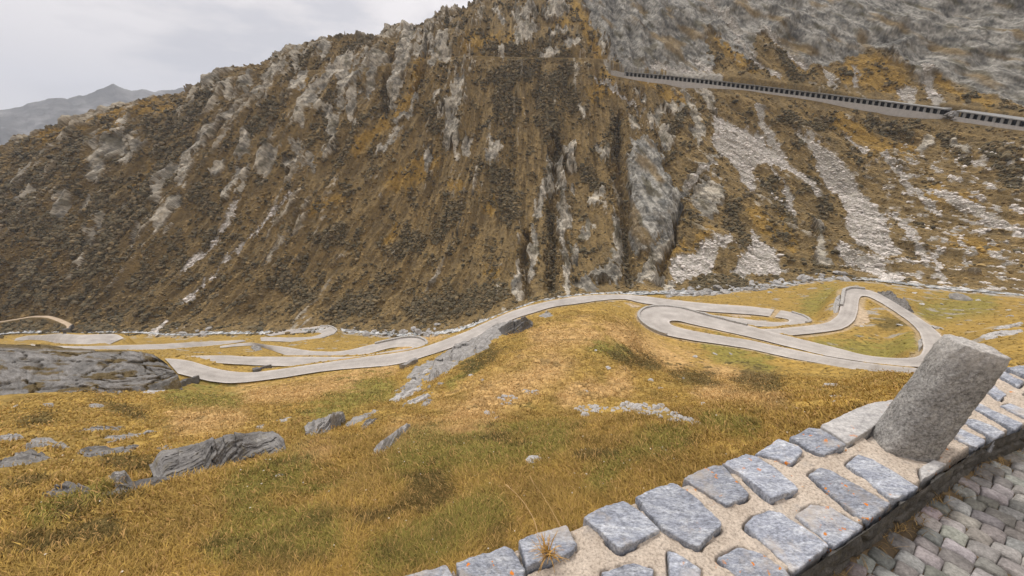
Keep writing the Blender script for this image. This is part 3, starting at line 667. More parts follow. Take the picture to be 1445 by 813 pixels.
TAN_L = [(26,[(760,480),(830,470)]),(36,[(780,520),(700,560),(640,590)]),(24,[(870,470),(960,510)]),(22,[(800,560),(880,540)]),(26,[(560,620),(620,610),(690,600)]),(20,[(340,560),(420,555),(500,535)]),(24,[(250,600),(330,590)]),(16,[(1000,520),(1080,535)]),(20,[(1000,550),(1100,565)]),(18,[(420,650),(450,640)]),(12,[(620,470),(560,500)]),(8,[(560,520),(500,527)])]
DARK_L = [(16,[(920,515),(870,505)]),(24,[(1050,530),(1090,540)]),(20,[(1000,535),(960,530)]),(18,[(660,520),(690,500)]),(14,[(30,600),(60,590)]),(12,[(150,570),(200,590)]),(18,[(150,650),(220,660)]),(18,[(20,690),(60,680)]),(14,[(160,712),(180,705)]),(14,[(100,730),(110,735)]),(22,[(50,770),(160,760)]),(12,[(1240,455),(1270,460)]),(18,[(640,700),(600,720)]),(14,[(820,650),(870,640)]),(16,[(520,740),(620,690)]),(14,[(700,620),(740,625)])]
green = sst(-.05, .75, lines_field(bx, by, GREEN_L) * .95 + .7 * a2 + .35 * a1)
tan = sst(-.3, 1.0, lines_field(bx, by, TAN_L) + .6 * a2 + .3 * a1)
dark = sst(.0, .7, lines_field(bx, by, DARK_L) + .9 * a2 + .3 * a4)
V_BASE, V_GOLD, V_TAN, V_GREEN, V_DARK = C(.28,.19,.055), C(.45,.295,.078), C(.54,.35,.155), C(.215,.20,.05), C(.09,.072,.028)
vc = lerp3(V_BASE + 0 * vx[..., None], V_GOLD, np.clip(.45 + 1.2 * a2 + .6 * a1, 0, 1))
vc = lerp3(vc, V_TAN, tan * .85); vc = lerp3(vc, V_GREEN, green * .78); vc = lerp3(vc, V_DARK, np.clip(dark * .8 + .55 * sst(.18, .45, a2 + .6 * a4), 0, .85))
far_v = sst(60, 130, vr)
vc = lerp3(vc, C(.20,.145,.05), far_v * .45 * sst(-.2, .3, a2))
# pale stone and dirt worn at the road edges, and the patches of dirt
DIRT_P = [[(1212,424),(1218,432),(1226,440),(1229,452),(1222,456),(1208,457),(1204,452)],[(880,426),(905,430),(900,436)],[(1028,443),(1060,441),(1060,446),(1035,447)],[(340,500),(330,506),(300,504)]]
dirt = sst(600, 640, vpx) * np.maximum(sst(-.2, .3, polys_field(vpx + 3 * a4, vpy + 2 * a2, DIRT_P, 5)), .6 * sst(.75, .3, DR[vy, :NV] + .5 * a4) * (DR[vy, :NV] < 90))
vc = lerp3(vc, C(.46,.36,.25), dirt)
stony = sst(.22, .34, fbm(vx * .22, vyy * .22, 4, 66) + .4 * a2 - .12 + .10 * sst(1150, 1300, vpx) * sst(80, 110, vr))
vc = lerp3(vc, C(.33,.31,.28), stony * sst(70, 90, vr) * .8)
riv = sst(6, 2.5, np.abs(vr - RG[:NV])) * np.maximum(np.maximum(sst(930, 950, vpx), sst(470, 485, vpx) * sst(620, 605, vpx)), sst(205, 225, vpx) * sst(295, 280, vpx))
vc = lerp3(vc, C(.34,.33,.32), riv * sst(-.25, .1, a2))

# ------------------------------------------------------------------ the ground as two sheets
V_ALL = np.stack([XX, YY, ZW], -1).astype(np.float32)
V_ALL[MT, :NV, 0], V_ALL[MT, :NV, 1], V_ALL[MT, :NV, 2] = MX, MY, MZ
C_ALL = np.zeros((NR, NC, 3), np.float32) + G_BROWN
C_ALL[vy, :NV] = vc
blend = sst(I_RIV - 6, I_RIV + 4, np.arange(MT.start, MT.stop))[:, None, None]
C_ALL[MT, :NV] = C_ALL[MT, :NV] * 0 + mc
C_ALL[I_RIV - 6:I_RIV + 1, :NV] = vc[-7:] * (1 - blend[:7]) + mc[:7] * blend[:7]
C_ALL[:I_RIV, NV:] = V_BASE
def sheet(name, i0, i1, m, smooth=True):
    nr_ = i1 - i0; ii = np.arange(nr_ * NC).reshape(nr_, NC)
    nx = np.roll(ii, -1, axis=1)
    Q = np.stack([ii[:-1], nx[:-1], nx[1:], ii[1:]], -1).reshape(-1, 4)[:, ::-1]
    me = mesh_np(name, V_ALL[i0:i1].reshape(-1, 3), Q=Q, col=C_ALL[i0:i1].reshape(-1, 3), smooth=smooth)
    return link(name, me, m)
tag(sheet('meadow_ground', 0, I_RIV + 1, M_ground), 'golden and olive alpine meadow falling from the parapet to the stream', 'meadow', kind='structure')
tag(sheet('mountain', I_RIV, NR, M_mount, False), 'brown and grey mountainside with crags, scree and dark shrubs across the valley', 'mountain', kind='structure')

# far range down the valley
FR = [(-140,165),(-60,160),(0,154),(16,154),(60,141),(80,137),(95,140),(130,131),(160,119),(172,124),(185,128.5),(200,125),(214,130),(245,126),(275,121),(330,112),(400,100)]
fa = np.array(FR, float); fth, fel = th_el(fa[:, 0], fa[:, 1]); tt = np.linspace(fth[0], fth[-1], 260)
top = np.interp(tt, fth, fel) * 3600 + 14 * fbm(tt * 60, 0 * tt, 4, 70)
rows = []
for i, s in enumerate(np.linspace(0, 1, 70)):
    r = 2300 + 1300 * s; z = -260 + (top + 260) * s ** 1.05
    n_ = 190 * (ridged(tt * 14, 0 * tt + s * 2.2, 5, 71) - .1) * s * (1 - s) * 1.6
    rows.append(np.stack([np.sin(tt) * (r - n_), np.cos(tt) * (r - n_), z + .35 * n_], -1))
for s in (.3, 1.):
    rows.append(np.stack([np.sin(tt) * (3600 + 1500 * s), np.cos(tt) * (3600 + 1500 * s), top - (top + 300) * s], -1))
Vf = np.array(rows); ii = np.arange(Vf.shape[0] * Vf.shape[1]).reshape(Vf.shape[:2])
Qf = np.stack([ii[:-1, :-1], ii[:-1, 1:], ii[1:, 1:], ii[1:, :-1]], -1).reshape(-1, 4)
tag(link('distant_mountains', mesh_np('distant_mountains', Vf.reshape(-1, 3), Q=Qf), M_far), 'blue grey mountain range beyond the left shoulder of the slope', 'mountains', kind='structure')
import bmesh
# ------------------------------------------------------------------ road, paths, stream
def ribbon(strips, across=6, lift=0.0, wob=.12, ts=None):
    V, Q = [], []; n0 = 0; across = across if ts is None else len(ts)
    for i, s in enumerate(strips):
        n = len(s); t = (np.linspace(0, 1, across) if ts is None else np.array(ts))[None, :, None]
        a = s[:, None, 0:2]; b = s[:, None, 2:4]
        xy = a * (1 - t) + b * t
        d = (b - a) / (np.linalg.norm(b - a, axis=-1, keepdims=True) + 1e-6)
        ed = np.zeros((n, across, 1)); q = np.arange(n) * .8
        ed[:, 0, 0] = -wob * (1 + fbm(q, 0 * q + i, 2, 80)); ed[:, -1, 0] = wob * (1 + fbm(q, 0 * q + i + 9, 2, 81))
        xy = xy + d * ed
        z = np.repeat(s[:, None, 4:5], across, 1) + lift + i * .014 + .06 * (1 - (2 * t - 1) ** 2)
        V.append(np.concatenate([xy, z], -1).reshape(-1, 3))
        ii = np.arange(n * across).reshape(n, across) + n0; n0 += n * across
        Q.append(np.stack([ii[:-1, :-1], ii[:-1, 1:], ii[1:, 1:], ii[1:, :-1]], -1).reshape(-1, 4))
    return np.concatenate(V), np.concatenate(Q)
TS = [0, .055, .065, .2, .32, .5, .68, .8, .935, .945, 1]; TC = np.array([1.16, 1.14, .97, .98, .90, 1.0, .90, .98, .97, 1.14, 1.16])
V, Q = ribbon([RIB[k] for k in ('D', 'E', 'C', 'B1', 'A2', 'A', 'G')], ts=TS)
rc = np.tile(TC, len(V) // len(TS)) * (1 + .16 * fbm(V[:, 0] * .12, V[:, 1] * .12, 3, 83) + .14 * fbm(V[:, 0] * .6, V[:, 1] * .6, 3, 84))
tag(link('road', mesh_np('road', V, Q=Q, col=np.repeat(rc[:, None], 3, 1)), M_road), 'pale granite paved pass road winding down the valley in tight hairpins', 'road', kind='structure')
for k, (mm, lab) in {'F': (M_dirt, 'narrow pale track at the far end of the hairpins below the dark slope'), 'T': (M_dirt, 'thin old path crossing the upper slope to the avalanche gallery')}.items():
    V, Q = ribbon([PRIB[k]], 4, .05, .1)
    tag(link('path', mesh_np('path', V, Q=Q), mm), lab, 'path', kind='structure')

jj = np.arange(40, NV - 40, 3)
rx, ry = RG[jj] * np.sin(TH[jj]), RG[jj] * np.cos(TH[jj]); rz = height(rx, ry)
rz = gsm(rz, 4)
off = np.stack([np.sin(TH[jj]), np.cos(TH[jj])], 1)
cw = 1.6 + .8 * fbm(jj * .1, 0 * jj, 2, 82)
sv = np.concatenate([np.stack([rx, ry], 1) - off * cw[:, None], np.stack([rx, ry], 1) + off * cw[:, None], (rz + .12)[:, None]], 1)
V, Q = ribbon([sv], 5, 0, .2)
tag(link('stream', mesh_np('stream', V, Q=Q), M_water), 'white mountain stream tumbling between boulders along the valley floor', 'stream', kind='structure')

# ------------------------------------------------------------------ stones
def stone_mesh(seed, flat=.6, sub=2, planes=9):
    r = np.random.default_rng(seed); bm = bmesh.new(); bmesh.ops.create_icosphere(bm, subdivisions=sub, radius=1)
    V = np.array([v.co for v in bm.verts])
    for _ in range(planes):
        d = r.normal(size=3); d /= np.linalg.norm(d); lim = r.uniform(.5, .85); s = V @ d
        V = np.where((s > lim)[:, None], V - (s - lim)[:, None] * d, V)
    V += .10 * np.stack([fbm(V[:, 0] * 2 + seed, V[:, 1] * 2 + V[:, 2] * 3, 3, 90 + i) for i in range(3)], -1)
    V *= np.array([1, r.uniform(.65, .95), flat * r.uniform(.8, 1.2)])
    for v, c in zip(bm.verts, V): v.co = c
    me = bpy.data.meshes.new('stone'); bm.to_mesh(me); bm.free()
    return me
PROTO = {}
def place_stone(name, x, y, z, size, m, label, cat, group=None, rot=None, flat=None, tilt=.25, key=None):
    k = (m.name, int(rng.integers(0, 7)) if key is None else key)
    if k not in PROTO:
        me = stone_mesh(k[1] * 13 + len(m.name)); me.materials.append(m); PROTO[k] = bpy.data.objects.new(name, me)
    o = PROTO[k].copy(); o.name = name; COL.objects.link(o)
    o.location = (x, y, z); s = size
    o.scale = (s, s, s * (flat or rng.uniform(.7, 1.1)))
    o.rotation_euler = (rng.normal(0, tilt), rng.normal(0, tilt), rng.uniform(0, 6.28) if rot is None else rot)
    tag(o, label, cat, group); return o

# boulders of the stream bed
def along_river(p0, p1, n):
    ta, tb = th_el(p0, 400)[0], th_el(p1, 400)[0]
    return rng.uniform(ta, tb, n)
RIVER = [(945, 1195, 130), (478, 615, 60), (225, 285, 24)]
for a_, b_, n in RIVER:
    th = along_river(a_, b_, n)
    jf = np.clip(((th - TH[0]) / (TH[1] - TH[0])).astype(int), 0, NV - 1)
    r = RG[jf] + rng.normal(0, 2.6, n) * np.where(a_ > 900, 1.15, .9)
    x, y = r * np.sin(th), r * np.cos(th); z = height(x, y)
    where = {945: 'grey boulder in the stony stream bed above the upper hairpins', 478: 'pale boulder in the stream beside the far left hairpins', 225: 'pale boulder in the stream at the foot of the grey gully'}[a_]
    for i in range(n):
        s = float(np.clip(rng.lognormal(-.15, .45), .35, 1.9))
        place_stone('boulder', x[i], y[i], z[i] + .15 * s, s, M_river if rng.random() < .75 else M_rock, where, 'boulder', where.replace('boulder', 'boulders'))

def put(px, py, wpx, m, label, cat='stone', name='stone', group=None, flat=None, sink=.3, key=None, rot=None):
    p = ghit(px, py)[0]; t = p[1] * CP - p[2] * SP; s = wpx * t / F / 2
    return place_stone(name, p[0], p[1], p[2] + s * .3 - sink * s, s, m, label, cat, group, flat=flat, key=key, rot=rot)

# rubble strip on the knoll
RUB = [(803,579),(815,573),(833,569),(851,575),(894,571),(912,569),(940,575),(961,587),(1004,595),(985,603),(955,597),(924,589),(894,586),(851,585),(827,586)]
n = 0
while n < 165:
    px, py = rng.uniform(800, 1006), rng.uniform(568, 604)
    if poly_sd(np.array([px]), np.array([py]), RUB)[0] > rng.uniform(-1.5, 1.5):
        put(px, py, float(np.clip(rng.lognormal(1.95, .4), 3.5, 15)), M_stone, 'small grey stone in the rubble strip across the knoll', group='stones of the rubble strip across the knoll'); n += 1
for (cx, cy, sx, sy, k, lab) in [(716, 566, 13, 6, 16, 'small grey stone in the larger heap on top of the tan knoll'), (749, 555, 10, 3.5, 10, 'small grey stone in the smaller upper heap on the tan knoll'), (691, 583, 6, 2.5, 6, 'small grey stone in the low heap left on the tan knoll'), (1048, 597, 8, 3.5, 7, 'small grey stone at the right end of the rubble strip')]:
    for i in range(k):
        put(cx + rng.uniform(-sx, sx), cy + rng.uniform(-sy, sy), rng.uniform(6, 12), M_stone, lab, group=lab.replace('small grey stone', 'stones'))
SINGLES = [
 (757,651,30,.3,'broad flat pale stone alone in the green grass above the wall'),(936,635,17,.8,'pale round stone in the grass close to the wall coping'),(1175,545,24,.8,'largest grey rock of the trio below the road by the post'),(1166,549,14,.7,'smaller left rock of the trio below the road by the post'),
 (1160,551,13,.3,'low flat slab lying under the rock trio below the road'),(1183,561,24,.35,'flat pale stone just below the rock trio'),(1177,566,7,.6,'tiny stone below the flat pale stone near the post'),(1125,577,11,.5,'pale stone alone on the brown grass right of the rubble'),
 (992,571,14,.6,'pale stone above the right end of the rubble strip'),(953,561,9,.6,'small pale stone above the middle of the rubble strip'),(930,548,12,.5,'pale stone in the dark grass above the rubble strip'),(918,537,9,.4,'thin pale stone high on the dark grass of the knoll'),
 (965,536,8,.5,'small pale stone on the olive grass under the hairpin'),(826,552,9,.5,'small pale stone on the open tan grass of the knoll'),(858,519,10,.4,'pale stone on tan grass below the hairpin bend'),(840,495,8,.4,'narrow pale stone beside the green patch on the knoll'),
 (1010,500,9,.4,'pale stone in the green strip just below the lower road'),(981,504,9,.4,'grey stone left in the green strip below the lower road'),(1032,500,8,.4,'second pale stone in the green strip below the lower road'),(545,628,12,.6,'grey stone at the foot of the leaning slab on the knoll flank'),
 (318,794,10,.8,'white stone low in the foreground grass'),(394,673,14,.8,'larger stone of the pair below the big ridged slab'),(386,677,8,.8,'smaller stone of the pair below the big ridged slab'),(665,531,10,.7,'grey stone on the shaded left flank of the knoll'),(681,537,8,.5,'small grey stone on the left flank of the knoll'),
 (140,554,18,.6,'rounded boulder lying at the foot of the big bluff'),(165,555,12,.4,'pale stone right of the boulder under the big bluff'),(190,602,9,.4,'small flat stone above the long pale slab'),(66,573,16,.3,'pale flat stone in the grass under the left end of the bluff'),(138,574,22,.25,'long pale flat stone in the grass below the bluff'),
 (18,575,12,.3,'small flat stone at the far left below the bluff'),(1380,424,9,.5,'small stone in the meadow right of the big block'),(1330,430,9,.5,'small pale stone in the meadow below the big block'),(1339,449,8,.4,'tiny pale stone far below the big block'),(1423,438,9,.4,'pale stone at the right end of the meadow'),(1300,430,8,.5,'pale stone left of the big block in the meadow'),
 (1290,414,10,.5,'grey stone between the hairpin and the scree'),(1272,430,16,.5,'grey boulder outside the uppermost bend'),(1322,463,20,.6,'grey rock beside the road just above the post'),(1216,461,7,.5,'pale stone inside the upper loop of road'),(1271,459,12,.4,'grey stone inside the loop near the right bend'),(1253,433,8,.4,'grey stone inside the loop under the upper bend'),
 (1397,500,14,.4,'pale flat stone in the meadow behind the post'),(1425,447,10,.4,'grey stone right of the meadow track'),(700,590,9,.4,'flat stone below the low heap on the knoll'),(560,552,9,.5,'pale stone beside the roadside crag'),(617,548,9,.6,'white stone below the roadside crag'),(480,651,6,.6,'small grey stone in the green hollow'),(1063,607,8,.4,'small stone between the rubble and the wall'),
]
n = 0
CRAG = [(556,556),(580,530),(612,506),(652,486),(700,462),(752,444),(748,456),(706,476),(664,500),(640,520),(618,545),(585,572),(560,572)]
while n < 70:
    px, py = rng.uniform(555, 755), rng.uniform(444, 573)
    if poly_sd(np.array([px]), np.array([py]), CRAG)[0] > -3:
        put(px, py, float(np.clip(rng.lognormal(2.0, .45), 3.5, 18)), M_rock if rng.random() < .6 else M_stone, 'broken grey stone lying among the ledges of the roadside crag', group='broken stones of the roadside crag', flat=rng.uniform(.4, .8)); n += 1
for s in SINGLES: put(s[0], s[1], s[2], M_stone if rng.random() < .7 else M_rock, s[4], flat=s[3], key=int(rng.integers(0, 7)))
bo = put(1356, 422, 30, M_rock, 'big split grey block alone in the meadow under the scree', 'boulder', 'boulder', flat=.75, key=3, rot=-.35)

# ------------------------------------------------------------------ outcrops: outline on the ground, own height and bedding
def outcrop(name, P, hgt, m, label, cat='rock outcrop', rings=34, nseg=170, strike=.35, lean=0., rough=1., sink=.35):
    P = np.array(P, float); Pc = np.concatenate([P, P[:1]])
    s = np.concatenate([[0], np.cumsum(np.linalg.norm(np.diff(Pc, axis=0), axis=1))]); q = np.linspace(0, s[-1], nseg + 1)[:-1]
    O = np.stack([np.interp(q, s, Pc[:, 0]), np.interp(q, s, Pc[:, 1])], 1)
    W = ghit(O[:, 0], O[:, 1])
    c = W.mean(0); rad = np.hypot(W[:, 0] - c[0], W[:, 1] - c[1]).mean()
    jit = 1 + .10 * rough * fbm(q * .12, 0 * q + len(label), 3, 100)
    L = math.hypot(*np.ptp(W[:, :2], axis=0)); V = []
    u = W[np.argmax(np.hypot(*(W[:, :2] - c[:2]).T)), :2] - c[:2]; u = u / np.linalg.norm(u); ang = math.atan2(u[1], u[0]) + strike - .35
    ca, sa = math.cos(ang), math.sin(ang)
    XY = []; PR = []
    for i in range(rings + 1):
        f = i / rings; f = f ** .8
        xy = c[:2] + (W[:, :2] - c[:2]) * ((1 - f) * jit)[:, None]
        XY.append(xy); PR.append(np.full(nseg, f))
    XY = np.concatenate(XY); PR = np.concatenate(PR)
    g0 = height(XY[:, 0], XY[:, 1])
    al = XY[:, 0] * ca + XY[:, 1] * sa; ac = -XY[:, 0] * sa + XY[:, 1] * ca
    w = max(rad, .3)
    sw = ac / w * 2.1 + .35 * fbm(al / w * .7, ac / w, 3, 104) + .25 * al / w; saw = (sw % 1.); saw = saw * sst(1., .86, saw)
    sw2 = ac / w * 5.3 + .5 * fbm(al / w * 1.2, ac / w * 2, 3, 105) + .4 * al / w; saw2 = (sw2 % 1.); saw2 = saw2 * sst(1., .8, saw2)
    jx = al / w * 1.6 + .5 * fbm(al / w, ac / w * 2, 2, 106); jt = np.floor(jx + .37 * np.floor(sw)); jh = (np.abs(np.sin(jt * 127.1 + np.floor(sw) * 311.7)) * 43758.5) % 1
    lay = 1.15 * (saw - .45) + .45 * (saw2 - .45) + .9 * (jh - .5); blk = fbm(al / w * 1.6, ac / w * 2.6, 3, 102); fi = fbm(al / w * 4, ac / w * 9, 3, 103)
    prof = sst(0, .30, PR) * (.62 + .38 * np.sqrt(PR))
    side = ((XY[:, 0] - c[0]) * u[0] + (XY[:, 1] - c[1]) * u[1]) / (w * 1.5)
    z = g0 + hgt * prof * np.clip(.8 + lean * side + rough * (.55 * lay + .25 * blk + .14 * fi), .10, 2.2) - sink * hgt * (1 - sst(0, .14, PR)) - .06
    V = np.stack([XY[:, 0], XY[:, 1], z], 1)
    ii = np.arange((rings + 1) * nseg).reshape(rings + 1, nseg); nx = np.roll(ii, -1, 1)
    Q = np.stack([ii[:-1], nx[:-1], nx[1:], ii[1:]], -1).reshape(-1, 4)
    a = W[:, 0] * np.roll(W[:, 1], -1) - np.roll(W[:, 0], -1) * W[:, 1]
    if a.sum() < 0: Q = Q[:, ::-1]
    me = mesh_np(name, V - c, Q=Q, smooth=False)
    o = link(name, me, m); o.location = c
    tag(o, label, cat); return o, V
OUT = [
 ([(236,664),(250,656),(262,650),(285,640),(300,630),(325,619),(345,625),(375,627),(398,630),(404,640),(370,653),(330,665),(290,675),(252,677)],.7,M_slab,'big dark ridged slab rising to a point in the left meadow'),
 ([(150,694),(190,683),(230,669),(258,673),(230,685),(180,698),(130,706),(98,707)],.2,M_slab,'low dark slab trailing down from the big ridged slab'),
 ([(154,682),(163,669),(177,668),(187,683),(165,688)],.5,M_rock,'upright pale block at the end of the trailing slab'),
 ([(52,703),(80,691),(110,687),(134,690),(130,697),(100,703)],.28,M_rock,'layered grey rocks left of the upright block'),
 ([(97,642),(130,634),(165,631),(195,624),(207,626),(190,639),(150,645),(115,647)],.32,M_slab,'humped grey slab in the left meadow, middle of three'),
 ([(133,627),(165,616),(220,605),(232,609),(190,619),(155,627)],.3,M_rock,'long narrow grey slab pointing right in the left meadow'),
 ([(100,609),(140,603),(182,602),(172,608),(115,611)],.25,M_rock,'thin flat grey slab highest in the left meadow'),
 ([(-14,654),(20,643),(55,637),(82,648),(50,656),(10,663),(-14,664)],.36,M_slab,'layered grey slab cut by the left edge of the picture'),
 ([(25,630),(55,621),(80,622),(106,632),(90,636),(60,632),(34,636)],.35,M_rock,'curved grey slab above the layered slab at the far left'),
 ([(-10,623),(0,615),(30,615),(42,620),(20,624)],.3,M_rock,'small flat slab topmost at the far left'),
 ([(214,635),(232,629),(248,630),(232,637)],.2,M_stone,'small pale slab between the narrow slab and the big ridged slab'),
 ([(357,607),(370,597),(381,598),(369,607)],.18,M_stone,'left pale slab of the pair on the golden slope'),
 ([(384,598),(400,589),(414,588),(403,597)],.18,M_stone,'right pale slab of the pair on the golden slope'),
 ([(431,613),(450,600),(465,589),(485,586),(487,596),(470,607),(445,615)],.5,M_rock,'ribbed grey outcrop in the middle of the green hollow'),
 ([(482,603),(505,590),(530,577),(541,577),(520,591),(495,604)],.3,M_rock,'long grey slab right of the ribbed outcrop'),
 ([(505,605),(520,592),(536,590),(525,599),(510,607)],.25,M_rock,'short slab below the long grey slab'),
 ([(544,566),(565,555),(590,546),(602,548),(585,557),(560,569)],.4,M_stone,'pale rock strip directly below the roadside crag'),
 ([(569,570),(590,560),(606,555),(612,561),(580,573)],.35,M_stone,'broken rock just right of the pale rock strip'),
 ([(591,575),(605,562),(613,566),(600,576)],.3,M_rock,'little rock at the bottom of the broken crag'),
 ([(529,643),(540,628),(560,614),(580,599),(578,606),(558,623),(545,641)],.35,M_rock,'slender leaning slab on the left flank of the knoll'),
 ([(706,467),(718,458),(738,450),(751,460),(735,468),(716,473)],1.6,M_rockd,'dark rounded crag top beside the road crest'),
 ([(650,486),(680,469),(704,461),(722,453),(742,453),(722,471),(700,483),(668,494)],1.0,M_rock,'upper ledge of the roadside crag under the dark top'),
 ([(610,506),(640,491),(664,483),(700,478),(694,492),(664,506),(630,513)],.9,M_rock,'middle ledge of the roadside crag'),
 ([(580,524),(608,509),(640,503),(662,503),(655,512),(634,524),(610,540),(584,540),(568,534)],.8,M_rock,'lowest broad ledge of the roadside crag'),
 ([(560,550),(578,535),(602,534),(596,548),(572,556)],.5,M_rock,'tail of the roadside crag below the lowest ledge'),
 ([(758,447),(774,439),(783,447),(770,450)],.4,M_rock,'flat rock beside the road crest, right of the dark crag top'),
 ([(1376,479),(1390,472),(1410,469),(1447,464),(1447,471),(1415,475),(1392,481)],.5,M_stone,'pale stony ledge in the meadow behind the post'),
 ([(1395,466),(1420,460),(1446,455),(1446,459),(1418,465)],.4,M_stone,'upper pale stony ledge in the meadow at the right'),
 ([(1241,412),(1256,414),(1275,424),(1288,439),(1279,439),(1262,427),(1246,418)],1.0,M_rock,'grey rock bank along the outside of the uppermost bend'),
 ([(1174,434),(1179,419),(1186,414),(1186,428),(1183,442),(1176,444)],.9,M_wallstone,'heaped stones shoring up the left side of the upper bend'),
 ([(1296,498),(1295,480),(1301,477),(1302,490)],.5,M_wallstone,'heaped stones inside the right bend left of the post'),
 ([(195,556),(215,549),(236,546),(238,551),(215,556)],.35,M_stone,'flat pale slab at the right foot of the bluff'),
 ([(352,491),(358,487),(368,489),(372,494),(360,496)],.9,M_rock,'grey crag on the grassy island between the hairpins'),
 ([(1143,470),(1130,469),(1120,466),(1140,460),(1152,457),(1156,462)],.3,M_rock,'grey rock at the tip of the middle hairpin'),
]
OUT_PX = []
LOFTED = ('big dark ridged slab rising to a point in the left meadow', 'upright pale block at the end of the trailing slab', 'ribbed grey outcrop in the middle of the green hollow', 'dark rounded crag top beside the road crest', 'slender leaning slab on the left flank of the knoll', 'grey rock bank along the outside of the uppermost bend')
for P, hg, m, lab in OUT:
    if lab in LOFTED: continue
    outcrop('rock_outcrop', P, hg * .75, m, lab, rough=1.7 if 'ledge' in lab or 'tail' in lab else 1.); OUT_PX.append(P)

def loft_rock(name, base, top, depth, m, label, bed=.35, amp=.3, n=150):
    b = np.array(base, float); t = np.array(top, float); q = np.linspace(0, 1, n)
    def rs_(a):
        s = np.concatenate([[0], np.cumsum(np.hypot(*np.diff(a, axis=0).T))]); s /= s[-1]; return np.stack([np.interp(q, s, a[:, 0]), np.interp(q, s, a[:, 1])], 1)
    b, t = rs_(b), rs_(t); hb = ghit(b[:, 0], b[:, 1]); Rb = gsm(np.hypot(hb[:, 0], hb[:, 1]), 3)
    thb, elb = th_el(b[:, 0], b[:, 1]); tht, elt = th_el(t[:, 0], t[:, 1]); env = sst(0, .12, q) * sst(1, .9, q)
    def P(R, th, z): return np.stack([R * np.sin(th), R * np.cos(th), z], 1)
    Rt = Rb + depth * .45 * env; zb = elb * Rb; zt = elt * Rt; zt = zb + np.maximum(zt - zb, .02) * (1 + .55 * (np.abs(np.sin(np.floor(q * 11 + .8 * fbm(q * 9, 0 * q + len(label), 2, 213)) * 91.7)) - .5) * amp / .35); rows = [P(Rb - .12, thb, zb - .35), P(Rb, thb, zb)]
    for f in np.linspace(.08, 1, 26): rows.append(P(Rb + (Rt - Rb) * f, thb + (tht - thb) * f, zb + (zt - zb) * f ** .9))
    for f in np.linspace(.1, 1, 14): rows.append(P(Rt + depth * .7 * f, tht, zt + (-.25 * f - 1.1 * f ** 3) * np.maximum(zt - zb, .1)))
    V = np.array(rows); H = np.maximum(zt - zb, .05).max(); along = (np.cumsum(np.hypot(*np.gradient(V[1][:, :2], axis=0).T)) / H)[None] * np.ones((len(V), 1)); upc = np.concatenate([[0, 0], np.linspace(.08, 1, 26), np.linspace(1.05, 2.2, 14)])[:, None] * np.ones((1, n))
    sc_ = len(label) * .37; w_ = upc - bed * along + .07 * fbm(along * .5 + sc_, upc, 2, 210)
    s1 = (w_ * 1.5) % 1; s1 = s1 * sst(1, .9, s1); s2 = (w_ * 4.3 + .12 * fbm(along * 1.5, upc + sc_, 2, 211)) % 1; s2 = s2 * sst(1, .75, s2)
    e_, i_, p_ = facets(along * .55 + sc_, w_ * 1.2, 17.)
    d = amp * H * (.8 * (s1 - .4) + .22 * (s2 - .4) + .35 * p_ + .55 * (i_ - .5) + .2 * fbm(along * 5, upc * 6, 3, 212) - .3 * (1 - sst(0, .1, e_))) * sst(0, .25, upc) * env
    thm = np.arctan2(V[..., 0], V[..., 1]); V[..., 0] -= np.sin(thm) * d * .8; V[..., 1] -= np.cos(thm) * d * .8; V[..., 2] += d * .3 - .12 * amp * H * sst(.3, 1, upc)
    c = V[1].mean(0); ii = np.arange(V.shape[0] * n).reshape(V.shape[0], n); Q = np.stack([ii[:-1, :-1], ii[:-1, 1:], ii[1:, 1:], ii[1:, :-1]], -1).reshape(-1, 4)
    o = link(name, mesh_np(name, V.reshape(-1, 3) - c, Q=Q, smooth=False), m); o.location = c; OUT_PX.append(list(map(tuple, np.concatenate([b[::8], t[::-8]]))))
    return tag(o, label, 'rock outcrop')
LOFT = [
 ([(218,678),(253,676),(286,671),(327,657),(357,650),(385,645),(406,641)],[(218,676),(238,668),(247,660),(277,648),(290,644),(297,632),(312,624),(326,618.5),(342,623),(363,628),(381,626),(397,630),(405,638)],1.3,M_slab,'big dark ridged slab rising to a point in the left meadow',.42,.55),
 ([(152,685),(166,689),(188,684)],[(153,682),(163,670),(177,667),(187,681)],.5,M_rock,'upright pale block at the end of the trailing slab',.1,.2),
 ([(430,614),(446,615),(470,607),(488,596)],[(431,610),(450,599),(466,588),(484,585),(488,594)],.9,M_rock,'ribbed grey outcrop in the middle of the green hollow',.7,.4),
 ([(702,470),(716,474),(735,469),(753,461)],[(703,466),(718,457),(730,451),(741,449),(752,459)],2.2,M_rockd,'dark rounded crag top beside the road crest',.2,.25),
 ([(527,645),(545,642),(558,625),(580,608)],[(528,640),(540,627),(560,613),(579,599)],.5,M_rock,'slender leaning slab on the left flank of the knoll',.3,.3),
 ([(1238,414),(1262,428),(1280,440),(1290,442)],[(1239,410),(1256,412),(1276,422),(1289,438)],1.6,M_rock,'grey rock bank along the outside of the uppermost bend',.2,.3),
]
for a_ in LOFT: loft_rock('rock_outcrop', *a_)

